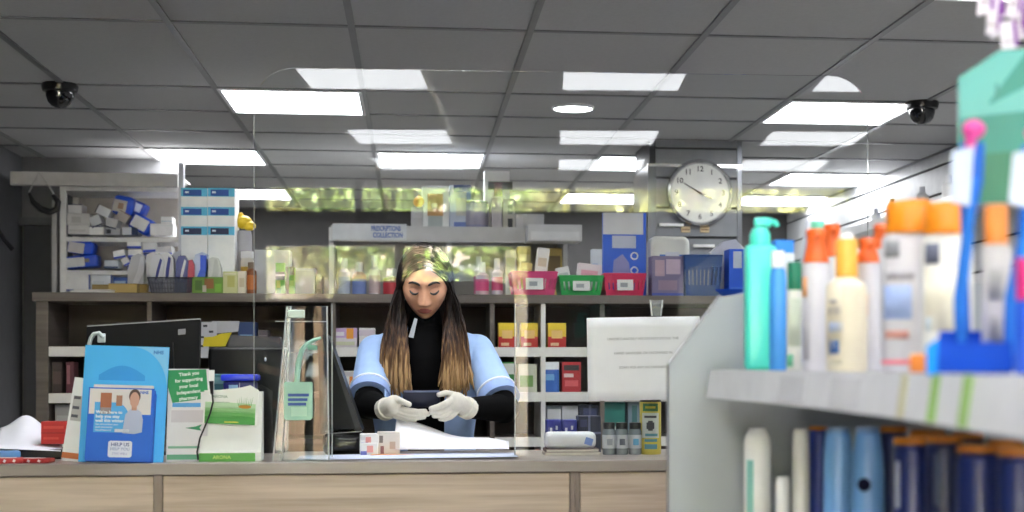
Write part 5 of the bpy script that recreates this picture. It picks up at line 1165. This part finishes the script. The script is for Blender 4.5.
for px, x_, wp, yt_, lab, lab2 in ((912, .535, 36, 437, 'navy lotion bottle with orange cap and white mark, left of the row at right', 1), (944, .55, 36, 435, 'navy lotion bottle with orange cap, second in the row at right', 0), (928, .63, 34, 430, 'navy lotion bottle with orange cap, behind the row at right', 0), (979, .54, 44, 445, 'navy lotion bottle with orange cap and red mark, third in the row at right', 2), (1018, .545, 40, 448, 'navy lotion bottle with orange cap at the right edge of the lower shelf', 3), (1006, .63, 34, 440, 'navy lotion bottle with orange cap, behind the right edge bottle', 0), (968, .65, 30, 432, 'navy lotion bottle with orange cap, far back in the row at right', 0)):
    lb_ = {1: ((.7, .92, (-1.1, -.7), (190, 196, 214)),), 2: ((.35, .6, (-1.1, -.5), (200, 190, 206)), (.5, .58, (-1.0, -.6), (200, 60, 70))), 3: ((.4, .6, (-.9, -.4), (120, 70, 70)),), 0: ((.72, .95, (-.6, -.2), (90, 100, 130)),)}[lab2]
    bottle('blue_lotion', lab, px, x_, wp, yt_, yt_ + 7, (24, 40, 104) if lab2 != 0 else (20, 30, 76), OC, z=LZ, capw=1.03, sy=.8, shoulder=.04, labels=lb_)

# ================================================================== SHELF ON THE RIGHT WALL
wz = 2.02
ws = thing('wall_shelf', 'white shelf rail along the slatted right wall', 'shelf', (XR - .012, 7.6, 0))
zs = Z(850, 222, 8.0)
link('board', MB().span(-.30, 0, -1.4, 1.6, zs - .02, zs), mat((226, 226, 226), .4), ws, smooth=None)
link('rail', MB().span(-.31, -.30, -1.4, 1.6, zs - .035, zs + .012), mat((236, 236, 236), .4), ws, smooth=None)
for y_ in (-1.2, 0, 1.3): link('bracket', MB().prism([(0, zs - .02), (-.25, zs - .02), (0, zs - .12)], y_ - .004, y_ + .004), mat((180, 180, 184), .3, .6), ws, smooth=None)
solo('wall_upright', MB().span(XR - .03, XR - .012, 7.42, 7.5, 0, CEIL - .02, 0, .002), mat((120, 122, 128), .3, .6), 'grey metal upright on the right wall', 'upright')
for px, y_, h_, r_, c, cc, lab in ((848, 8.5, .13, .03, (224, 226, 230), (200, 204, 210), 'white bottle on the wall shelf, farthest of the four'), (857, 8.2, .15, .028, (44, 96, 210), (30, 170, 100), 'blue bottle with green cap on the right wall shelf'), (872, 7.7, .16, .035, (230, 230, 232), (224, 224, 226), 'white bottle on the right wall shelf behind the orange heads'), (885, 7.3, .17, .035, (232, 230, 230), (222, 222, 224), 'white bottle on the right wall shelf, nearest of the four')):
    t = thing('wall_bottle', lab, 'bottle', (XR - .15, y_, zs))
    link('body', MB().lathe([(0, 0), (r_, 0), (r_, h_ * .7), (r_ * .5, h_ * .8), (0, h_ * .8)]), mat(c, .4), t)
    link('cap', MB().lathe([(0, h_ * .79), (r_ * .5, h_ * .79), (r_ * .45, h_), (0, h_)]), mat(cc, .4), t)
# leaning box near the mint pump
YY = 2.6
carton('carton', 'slanted white and blue box standing between the mint pump bottle and the orange heads', 'box', (793, 219, 803), 2.27, .02, GZ, (222, 226, 234), ((.45, .05, .95, .95, (40, 92, 200)),), roll=.10)
# ================================================================== THE WOMAN
PX, PY = X(425, 4.66), 4.70
PO = Vector((PX, PY, 0))
def L(px, py, Y): return at(px, py, Y) - PO
person = thing('person', 'woman with long hair in pale blue tunic and white gloves looking at a phone', 'person', PO)
# ---- head
HS, HC, PITCH = .935, Vector((0, -.012, 1.550)), radians(24)
HM = Matrix.Translation(HC) @ Matrix.Rotation(radians(-2), 4, 'Z') @ Matrix.Rotation(PITCH, 4, 'X') @ Matrix.Scale(HS, 4)
HI = HM.inverted()
g2 = lambda a, b: exp(-a * a - b * b)
def rx_(z):
    return .075 * (1 - (.30 * (min(1, -z / .115)) ** 1.7 if z < 0 else 0))
def feat(x, z):
    ax = abs(x); y = 0.0
    nz = max(0, min(1, (.022 - z) / .055)); fall = 1 / (1 + exp(-(z + .044) / .0028))
    y -= (.004 + .021 * nz ** 1.3) * exp(-(x / (.0085 + .006 * nz)) ** 2) * fall * (1 if z < .03 else exp(-((z - .03) / .012) ** 2))
    y -= .0075 * g2((ax - .0125) / .0062, (z + .035) / .0075)
    y += .0100 * g2((ax - .031) / .018, (z - .010) / .014)
    y -= .0068 * g2((ax - .032) / .0125, (z - .004) / .0085)
    y -= .0045 * g2((ax - .030) / .026, (z - .031) / .009)
    y -= .0055 * g2((ax - .043) / .020, (z + .018) / .020)
    y -= .0075 * g2(x / .021, (z + .0600) / .0052) * (1 - .25 * exp(-(x / .004) ** 2))
    y += .0035 * g2(x / .024, (z + .0655) / .0022)
    y -= .0088 * g2(x / .018, (z + .0715) / .0062)
    y += .0045 * g2(x / .022, (z + .083) / .006)
    y -= .0095 * g2(x / .021, (z + .103) / .015)
    return y
def base_y(x, z):
    q_ = 1 - (x / rx_(z)) ** 2 - (z / .116) ** 2
    return -.094 * sqrt(max(q_, 0)) ** .92
def fy(x, z): return base_y(x, z) + feat(x, z)
def headpt(u, v):
    el_ = -pi / 2 + pi * v; az = 2 * pi * u
    z = .116 * sin(el_); c_ = cos(el_)
    x = rx_(z) * c_ * sin(az); y = -.094 * c_ * cos(az)
    if y < 0:
        k = min(1, -y / .03)
        y = -abs(y / .094) ** .92 * .094 + feat(x, z) * k
    else: y *= 1.08
    return HM @ Vector((x, y, z))
bd = MB()
bd.grid(headpt, 150, 120)
bmesh.ops.remove_doubles(bd.bm, verts=bd.bm.verts, dist=1e-5)
def loft(mb, rings, m=0, seg=32):
    n0 = len(mb.bm.faces); R = []
    for cx_, cy_, z, a, b in rings:
        R.append([mb.bm.verts.new((cx_ + a * cos(2 * pi * k / seg), cy_ + b * (abs(sin(2 * pi * k / seg)) ** .85) * (1 if sin(2 * pi * k / seg) > 0 else -1), z)) for k in range(seg)])
    for A, B in zip(R, R[1:]):
        for k in range(seg):
            j = (k + 1) % seg; mb.bm.faces.new((A[k], A[j], B[j], B[k]))
    mb.bm.faces.new(list(reversed(R[0]))); mb.bm.faces.new(R[-1]); mb._mi(n0, m)
def torso(o, top=True):
    r_ = [(0, .06, .80, .168, .118), (0, .06, .90, .172, .122), (0, .055, 1.0, .146, .105), (0, .05, 1.08, .134, .098), (0, .045, 1.18, .148, .112), (0, .045, 1.25, .156, .112), (0, .05, 1.325, .162, .098), (0, .052, 1.372, .145, .080), (0, .05, 1.402, .104, .064), (0, .045, 1.42, .066, .056)]
    return [(a, b, c, d + o, e + o) for a, b, c, d, e in r_]
SHL, SHR = Vector((-.152, .05, 1.340)), Vector((.160, .05, 1.343))
ELL, ELR = L(368.5, 404, 4.56), L(504, 408, 4.57)
WRL, WRR = L(386, 409, 4.415), L(467, 408, 4.42)
NB, NT = Vector((0, .045, 1.37)), HM @ Vector((0, .03, -.07))
loft(bd, torso(0)); bd.cap(NB, NT, .048, .046)
for S, E_, W in ((SHL, ELL, WRL), (SHR, ELR, WRR)):
    bd.cap(S, E_, .044, .036); bd.cap(E_, W, .035, .020)
for s in (-1, 1):
    bd.cap((s * .085, .06, .84), (s * .085, .05, .47), .078, .054); bd.cap((s * .085, .05, .47), (s * .085, .07, .09), .052, .034); bd.cap((s * .085, .07, .06), (s * .09, -.05, .035), .035, .028)
bme = fuse(bd, .0032, 2)
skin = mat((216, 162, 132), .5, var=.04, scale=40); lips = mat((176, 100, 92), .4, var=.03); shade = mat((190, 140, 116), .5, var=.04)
for m in (skin, lips, shade): bme.materials.append(m)
for p in bme.polygons:
    if p.center.z < 1.4: continue
    h = HI @ p.center
    if h.y < -.05:
        if (h.x / .0235) ** 2 + ((h.z + .0655) / (.0125 - .005 * abs(h.x) / .0235)) ** 2 < 1: p.material_index = 1
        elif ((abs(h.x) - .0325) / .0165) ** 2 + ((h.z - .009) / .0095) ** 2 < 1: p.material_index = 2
bme.name = 'body'
link('body', bme, [], person, smooth=60)
def on_face(x, z, off=.0012): return HM @ Vector((x, fy(x, z) - off, z))
lash, brow = MB(), MB()
m_hair_d = mat((26, 20, 18), .5)
for s in (-1, 1):
    lp = [(.0185, .0035), (.023, -.0005), (.029, -.0028), (.036, -.0028), (.042, .0), (.047, .0045)]
    e_ = MB().tube([on_face(s * a, b, .0012) for a, b in lp], [.0014, .0026, .0032, .0034, .0032, .0018], 8); link('eyelashes', e_, m_hair_d, person)
    bp = [(.013, .0285), (.02, .0325), (.029, .0355), (.038, .0355), (.046, .031), (.051, .0255)]
    e_ = MB().tube([on_face(s * a, b, .0006) for a, b in bp], [.0024, .0036, .0038, .0034, .0026, .0010], 8); link('eyebrow', e_, m_hair_d, person)
# ---- black top with long sleeves and roll neck
bt = MB(); loft(bt, torso(.006)); bt.cap(NB + Vector((0, 0, -.03)), NB.lerp(NT, .85), .060, .054)
for S, E_, W in ((SHL, ELL, WRL), (SHR, ELR, WRR)):
    bt.cap(S, E_, .052, .044); bt.cap(E_, W, .044, .031)
    bt.ell(E_, .047)
link('black_top', fuse(bt, .005, 3), mat((5, 5, 6), .9, bump=.2, scale=90, spec=.1), person, smooth=60)
# ---- pale blue tunic, open at the front
m_tun = mat((150, 178, 222), .75, var=.05, scale=30, bump=.25); m_trim = mat((226, 232, 242), .7)
tn = MB(); loft(tn, [(a, b, c, d + (.02 if c < 1.0 else .004), e + .006) for a, b, c, d, e in torso(.011)])
ends = []
for S, E_ in ((SHL, ELL), (SHR, ELR)):
    tn.cap(S + Vector((0, 0, -.002)), S.lerp(E_, .98), .054, .057); tn.ell(S.lerp(Vector((0, .05, 1.34)), .25), .058)
    ends.append((S.lerp(E_, .86), (E_ - S).normalized()))
tme = fuse(tn, .006, 3)
b2 = bmesh.new(); b2.from_mesh(tme)
for P, D in ends:
    sd = 1 if P.x > 0 else -1
    gs = [f for f in b2.faces if f.calc_center_median().x * sd > .125 and (f.calc_center_median() - P).length < .13]
    vv = {v for f in gs for v in f.verts}; ee = {e for f in gs for e in f.edges}
    bmesh.ops.bisect_plane(b2, geom=list(vv) + list(ee) + gs, plane_co=P, plane_no=D, clear_outer=True)
for xx, no in ((-.052, 1), (.058, -1)):
    bmesh.ops.bisect_plane(b2, geom=b2.verts[:] + b2.edges[:] + b2.faces[:], plane_co=(xx, 0, 0), plane_no=(1, 0, 0))
bmesh.ops.bisect_plane(b2, geom=b2.verts[:] + b2.edges[:] + b2.faces[:], plane_co=(0, 0, .84), plane_no=(0, 0, -1), clear_outer=True)
bmesh.ops.delete(b2, geom=[f for f in b2.faces if -.052 < f.calc_center_median().x < .058 and (f.calc_center_median().y < .04)], context='FACES')
bmesh.ops.delete(b2, geom=[f for f in b2.faces if (Vector((f.calc_center_median().x, f.calc_center_median().y - .045)).length < .075 and f.calc_center_median().z > 1.36)], context='FACES')
b2.to_mesh(tme); b2.free()
to = link('tunic', tme, m_tun, person, smooth=60); s_ = to.modifiers.new('thick', 'SOLIDIFY'); s_.thickness = .003; s_.offset = 1
def ring(P, D, r, th, n=28):
    a = D.cross(Vector((0, 0, 1))).normalized(); b = a.cross(D).normalized()
    return [P + (a * cos(2 * pi * k / n) + b * sin(2 * pi * k / n)) * r for k in range(n)]
for (S, E_) in ((SHL, ELL), (SHR, ELR)):
    D = (E_ - S).normalized()
    link('sleeve_piping', MB().tube(ring(S.lerp(E_, .72), D, .0590, 0), .0042, 8, closed=True), m_trim, person)
    link('sleeve_cuff', MB().tube([S.lerp(E_, .74), S.lerp(E_, .80), S.lerp(E_, .875)], [.0605, .062, .063], 28), mat((142, 166, 216), .75, var=.04, bump=.2), person)
ct_ = [L(a, b, 4.585) for a, b in ((408.5, 337), (413.5, 338), (417.5, 319), (414.5, 318))]
link('collar_tag', MB().prism([(p.x, p.z) for p in ct_], ct_[0].y - .0015, ct_[0].y + .0015), mat((176, 180, 188), .6), person, smooth=None)
# ---- trousers and shoes (behind the counter)
tr = MB()
for s in (-1, 1): tr.cap((s * .085, .06, .85), (s * .085, .05, .47), .092, .066); tr.cap((s * .085, .05, .47), (s * .085, .07, .10), .066, .052)
tr.ell((0, .06, .86), (.17, .122, .1))
link('trousers', fuse(tr, .012, 2), mat((20, 20, 24), .8), person, smooth=60)
for s in (-1, 1): link('shoe', MB().box((s * .09, -.01, .03), (.085, .25, .06), 0, None, .025, 3), mat((16, 16, 16), .5), person)
# ---- gloved hands
m_gl = mat((214, 210, 200), .75, var=.05, scale=60, bump=.3)
def handmesh(wr, palm, pr, thumb, fingers):
    mb = MB(); mb.cap(wr, palm, .027, .029); mb.ell(palm, pr); mb.tube([wr + (wr - palm).normalized() * .012, wr + (palm - wr).normalized() * .012], .033, 16)
    for chain, r0, r1 in [thumb] + fingers:
        pts = [L(*c) for c in chain]; n = len(pts) - 1
        mb.cap(palm.lerp(pts[0], .35), pts[0], r0 * 1.15, r0)
        for k in range(n): mb.cap(pts[k], pts[k + 1], r0 + (r1 - r0) * k / n, r0 + (r1 - r0) * (k + 1) / n)
    return fuse(mb, .0019, 2)
link('glove', handmesh(WRL, L(394, 405, 4.375), (.030, .030, .026),
     (((393, 399, 4.37), (400, 400.5, 4.345), (409, 404.5, 4.338)), .0098, .0082),
     [(((399, 408, 4.36), (409, 410.5, 4.350), (418, 411.5, 4.348), (425, 411, 4.352)), .0090, .0070),
      (((398, 411, 4.365), (409, 414, 4.358), (419, 415, 4.356), (428, 414, 4.358)), .0092, .0072),
      (((396, 413.5, 4.372), (407, 417, 4.368), (416, 418, 4.366), (424, 417, 4.366)), .0088, .0068),
      (((394, 415.5, 4.382), (402, 419, 4.38), (409, 420.5, 4.378), (415, 420, 4.378)), .0080, .0062)]), m_gl, person, smooth=60)
link('glove', handmesh(WRR, L(456, 402, 4.378), (.031, .032, .029),
     (((453, 394.5, 4.375), (446, 393, 4.36), (439, 394.5, 4.35)), .0098, .0080),
     [(((451, 400, 4.355), (445, 403.5, 4.338), (438, 406.5, 4.334), (431, 408.5, 4.336)), .0092, .0072),
      (((452, 405, 4.362), (445, 409.5, 4.345), (438, 412, 4.342), (431, 412.5, 4.344)), .0093, .0073),
      (((454, 409, 4.368), (447, 414, 4.355), (440, 416, 4.352), (434, 416, 4.352)), .0088, .0068),
      (((457, 412, 4.376), (451, 417, 4.368), (445, 419.5, 4.365), (440, 419, 4.364)), .0080, .0062)]), m_gl, person, smooth=60)
# ---- the phone she holds
pc = at(421.5, 399, 4.362)
ph = thing('phone', 'dark navy phone held in both white gloved hands', 'phone', pc, (radians(28), 0, radians(1)))
link('case', MB().box((0, 0, 0), (.106, .010, .052), 0, None, .004, 3), mat((26, 30, 52), .35), ph)
link('screen', MB().box((0, .0052, 0), (.098, .0008, .046), 0, None, 0), mat((10, 10, 14), .08), ph)
link('edge_band', MB().span(-.05, .05, -.0055, .004, .0245, .0262), mat((96, 104, 130), .3, .4), ph)
# ---- hair
def hair_mat():
    m = bpy.data.materials.new('hair'); m.use_nodes = True
    nt = m.node_tree; b = nt.nodes['Principled BSDF']; b.inputs['Roughness'].default_value = .6; b.inputs['Specular IOR Level'].default_value = .2
    tc = nt.nodes.new('ShaderNodeTexCoord'); mp = nt.nodes.new('ShaderNodeMapping'); mp.inputs['Scale'].default_value = (150, 60, 3)
    n1 = nt.nodes.new('ShaderNodeTexNoise'); n1.inputs['Scale'].default_value = 1; n1.inputs['Detail'].default_value = 3
    sp = nt.nodes.new('ShaderNodeSeparateXYZ'); mr = nt.nodes.new('ShaderNodeMapRange')
    mr.inputs['From Min'].default_value = 1.49; mr.inputs['From Max'].default_value = 1.27
    ad = nt.nodes.new('ShaderNodeMath'); ad.operation = 'MULTIPLY_ADD'; ad.inputs[1].default_value = 1.5; ad.inputs[2].default_value = -.75
    su_ = nt.nodes.new('ShaderNodeMath'); su_.operation = 'ADD'
    rp = nt.nodes.new('ShaderNodeValToRGB'); e = rp.color_ramp.elements
    e[0].position = .12; e[0].color = (*lin((24, 18, 17)), 1); e[1].position = 1.1; e[1].color = (*lin((178, 146, 106)), 1)
    x0_ = e.new(.3); x0_.color = (*lin((44, 33, 28)), 1); x1 = e.new(.55); x1.color = (*lin((70, 50, 38)), 1); x2 = e.new(.85); x2.color = (*lin((118, 90, 62)), 1)
    K_ = nt.links.new
    K_(tc.outputs['Object'], mp.inputs['Vector']); K_(mp.outputs['Vector'], n1.inputs['Vector']); K_(tc.outputs['Object'], sp.inputs[0])
    K_(sp.outputs['Z'], mr.inputs['Value']); K_(n1.outputs['Fac'], ad.inputs[0]); K_(mr.outputs[0], su_.inputs[0]); K_(ad.outputs[0], su_.inputs[1])
    K_(su_.outputs[0], rp.inputs['Fac']); K_(rp.outputs['Color'], b.inputs['Base Color'])
    return m
hm = MB(); rnd = random.Random(3)
hm.grid(lambda u, v: HM @ (Vector((.0785 * sin(pi * v) * cos(2 * pi * u), (.016 + .094 * sin(pi * v) * sin(2 * pi * u)), .012 + .114 * cos(pi * v)))), 40, 24)
loft(hm, [(0, .10, 1.25, .115, .035), (0, .10, 1.36, .125, .045), (0, .07, 1.42, .092, .05), (0, .05, 1.50, .076, .06)])
for s in (-1, 1):
    n = 125
    for j in range(n):
        a = j / (n - 1); a = a ** .85
        psi = radians(56 - 112 * a); q_ = .42 - .95 * a
        off = .004 + .011 * rnd.random()
        pts = []
        for k in range(9):
            lam = radians(-5 + 95 * k / 8)
            d = Vector((s * sin(lam), -(cos(lam) * sin(psi) + sin(lam) * q_ * (.3 + .7 * k / 8)), cos(lam) * cos(psi) - .12 * (k / 8) ** 2))
            d.normalize()
            p = Vector((d.x * .0755, d.y * .092 + .014, d.z * .112 + .004)); p += p.normalized() * off
            pts.append(HM @ p)
        t_ = rnd.random()
        xo = .036 + .106 * t_                       # where in the lock it ends
        fwd = 1 if a < .8 else 0
        lead = pts[-1]
        chin = Vector((s * (.064 + .044 * t_), lead.y * .45 - .03 + .02 * rnd.random(), 1.455))
        shy = -.085 - .012 * rnd.random() + .05 * t_ * t_
        sh = Vector((s * (.056 + .070 * t_), shy, 1.36))
        zend = 1.20 + .05 * rnd.random() + (.02 if t_ > .85 else 0)
        mid = Vector((s * (.05 + .088 * t_), shy - .018, 1.285))
        end = Vector((s * (xo + .004), shy - .022 + .01 * rnd.random(), zend))
        ctrl = [pts[-1], chin, sh, mid, end]
        # smooth through the control points
        for i in range(len(ctrl) - 1):
            p0 = ctrl[i - 1] if i else pts[-2]; p1 = ctrl[i]; p2 = ctrl[i + 1]; p3 = ctrl[i + 2] if i + 2 < len(ctrl) else ctrl[i + 1]
            m_ = 5
            for w_ in range(1, m_ + 1):
                u_ = w_ / m_
                q3 = .5 * ((2 * p1) + (p2 - p0) * u_ + (2 * p0 - 5 * p1 + 4 * p2 - p3) * u_ ** 2 + (3 * p1 - p0 - 3 * p2 + p3) * u_ ** 3)
                q3 = q3 + Vector((.004 * sin(q3.z * 38 + j), .003 * sin(q3.z * 31 + j * 2), 0))
                pts.append(q3)
        N_ = len(pts); r0 = .0040 + .0034 * rnd.random()
        rs = [r0 * (.75 if i < 4 else 1) * (1 if i < N_ * .7 else max(.15, 1 - ((i - N_ * .7) / (N_ * .3)) ** 1.6 * .9)) for i in range(N_)]
        hm.tube(pts, rs, 7, 0, flat=.75)
link('hair', hm, hair_mat(), person, smooth=60)
# ================================================================== THE STREET BEHIND THE PHOTOGRAPHER (seen mirrored in the screen)
struct('ground_pavement', MB().span(-30, 30, -40, YF - .12, -.12, -.02), mat((196, 192, 190), .8, var=.1, scale=4))
rnd = random.Random(11)
def tree(x, y, h, r, c, label):
    t = thing('street_tree', label, 'tree', (x, y, 0), group='trees across the street')
    link('trunk', MB().tube([(0, 0, -.05), (.05, .02, h * .3), (-.05, 0, h * .62), (.1, .1, h * .9)], [.22, .17, .13, .05], 10).tube([(-.02, 0, h * .5), (.7, .2, h * .78)], [.09, .03], 8).tube([(-.02, 0, h * .45), (-.7, -.2, h * .75)], [.09, .03], 8), mat((150, 120, 96), .9, var=.2), t)
    for k, (cc, n) in enumerate(((c, 2600), ((min(255, c[0] + 50), min(255, c[1] + 50), c[2] + 60), 1500), ((c[0] * .55, c[1] * .6, c[2] * .6), 1200))):
        mb = MB()
        for i in range(n):
            d = Vector((rnd.gauss(0, 1), rnd.gauss(0, 1), rnd.gauss(0, .8))); d.normalize()
            p = Vector((0, 0, h * .72)) + Vector((d.x * r, d.y * r, d.z * h * .34)) * (rnd.random() ** .4)
            M = Matrix.Translation(p) @ Euler((rnd.random() * 6, rnd.random() * 6, rnd.random() * 6)).to_matrix().to_4x4()
            s_ = .05 + .07 * rnd.random()
            v = [mb.bm.verts.new(M @ Vector(q)) for q in ((-s_, 0, 0), (0, -s_ * .55, .02), (s_, 0, 0), (0, s_ * .55, .02))]
            mb.bm.faces.new(v)
        o = link('foliage', mb, mat(cc, .6, var=.25, scale=3), t, smooth=None)
    return t
protos = []
for x, y, h, r, c, lab in ((-4.6, -9.5, 5.2, 1.62, (170, 168, 90), 'yellow green street tree mirrored at the left of the screen'), (-1.25, -9.8, 5.6, 1.62, (150, 164, 84), 'green street tree mirrored above the woman'), (2.1, -9.4, 5.4, 1.62, (184, 176, 100), 'yellow street tree mirrored by the clock'), (5.5, -9.8, 5.4, 1.62, (160, 164, 96), 'pale green street tree mirrored at the right of the screen'), (-2.9, -13, 5.6, 1.7, (170, 170, 70), 'farther yellow street tree mirrored left of the woman'), (.6, -13.2, 5.8, 1.7, (140, 160, 60), 'farther green street tree mirrored right of the woman'), (4.2, -13, 5.6, 1.7, (170, 160, 70), 'farther yellow street tree mirrored right of the clock')):
    if lab.startswith('farther'): dup(protos[len(lab) % 3], (x, y, 0), lab, (0, 0, x * 2))
    else: protos.append(tree(x, y, h, r, c, lab))
b = thing('house_front', 'pale rendered house front across the street, mirrored in the screen', 'building', (0, -16, 0))
link('wall', MB().span(-16, 18, -4, 0, 0, 8), mat((226, 206, 190), .8), b, smooth=None)
link('roof', MB().prism([(-17, 8), (19, 8), (16, 10.5), (-14, 10.5)], -5, .6), mat((140, 84, 66), .8), b, smooth=None)
for x in range(-14, 17, 4):
    for z in (1.0, 4.6):
        f = link('window', MB().span(x, x + 1.5, 0, .06, z, z + 1.9), mat((230, 230, 228), .5), b, smooth=None)
        link('pane', MB().span(x + .1, x + 1.4, .06, .07, z + .1, z + 1.8), mat((60, 70, 84), .1), f, smooth=None)

# ================================================================== LIGHT, WORLD, VIEW
sun = bpy.data.lights.new('sun', 'SUN'); sun.energy = 58.0; sun.angle = radians(1.5); sun.color = (1, .965, .92)
so = bpy.data.objects.new('sun', sun); COL.objects.link(so); so.rotation_euler = (radians(-42), radians(14), 0); so.location = (0, 0, 12)
w = bpy.data.worlds.new('world'); SC.world = w; w.use_nodes = True
nt = w.node_tree; bg = nt.nodes['Background']
bg.inputs['Color'].default_value = (.86, .92, 1.0, 1); bg.inputs['Strength'].default_value = 14.0
texts_to_meshes()
SC.view_settings.view_transform = 'Standard'; SC.view_settings.look = 'None'
SC.view_settings.gamma = 1.0; SC.view_settings.use_curve_mapping = False; SC.view_settings.exposure = 1.5
cy = SC.cycles
cy.use_denoising = True; cy.max_bounces = 12; cy.transparent_max_bounces = 24; cy.sample_clamp_indirect = 6.0
cy.caustics_reflective = False; cy.caustics_refractive = False

# striped dark board added in the shop window to darken the screen's reflection
for x, wd, lab in ((-1.46, .56, 'dark board added in the left window pane to darken the mirrored view'), ):
    t = thing('reflection_blocker', lab, 'blocking board', (x, YF + .25, 0))
    link('board', MB().span(-wd / 2, wd / 2, -.01, .01, .1, 1.78), mat((40, 38, 38), .7), t, smooth=None)
    for k in range(6): link('stripe', MB().prism([(-wd / 2, .3 + .24 * k), (wd / 2, .14 + .24 * k), (wd / 2, .19 + .24 * k), (-wd / 2, .36 + .24 * k)], .01, .012), mat((206, 160, 130), .6), t, smooth=None)  # stripes added as the pale diagonal streaks of that reflection
    for s in (-1, 1): link('leg', MB().span(s * wd * .4 - .015, s * wd * .4 + .015, -.12, .12, 0, .1), mat((30, 30, 30), .5), t, smooth=None)
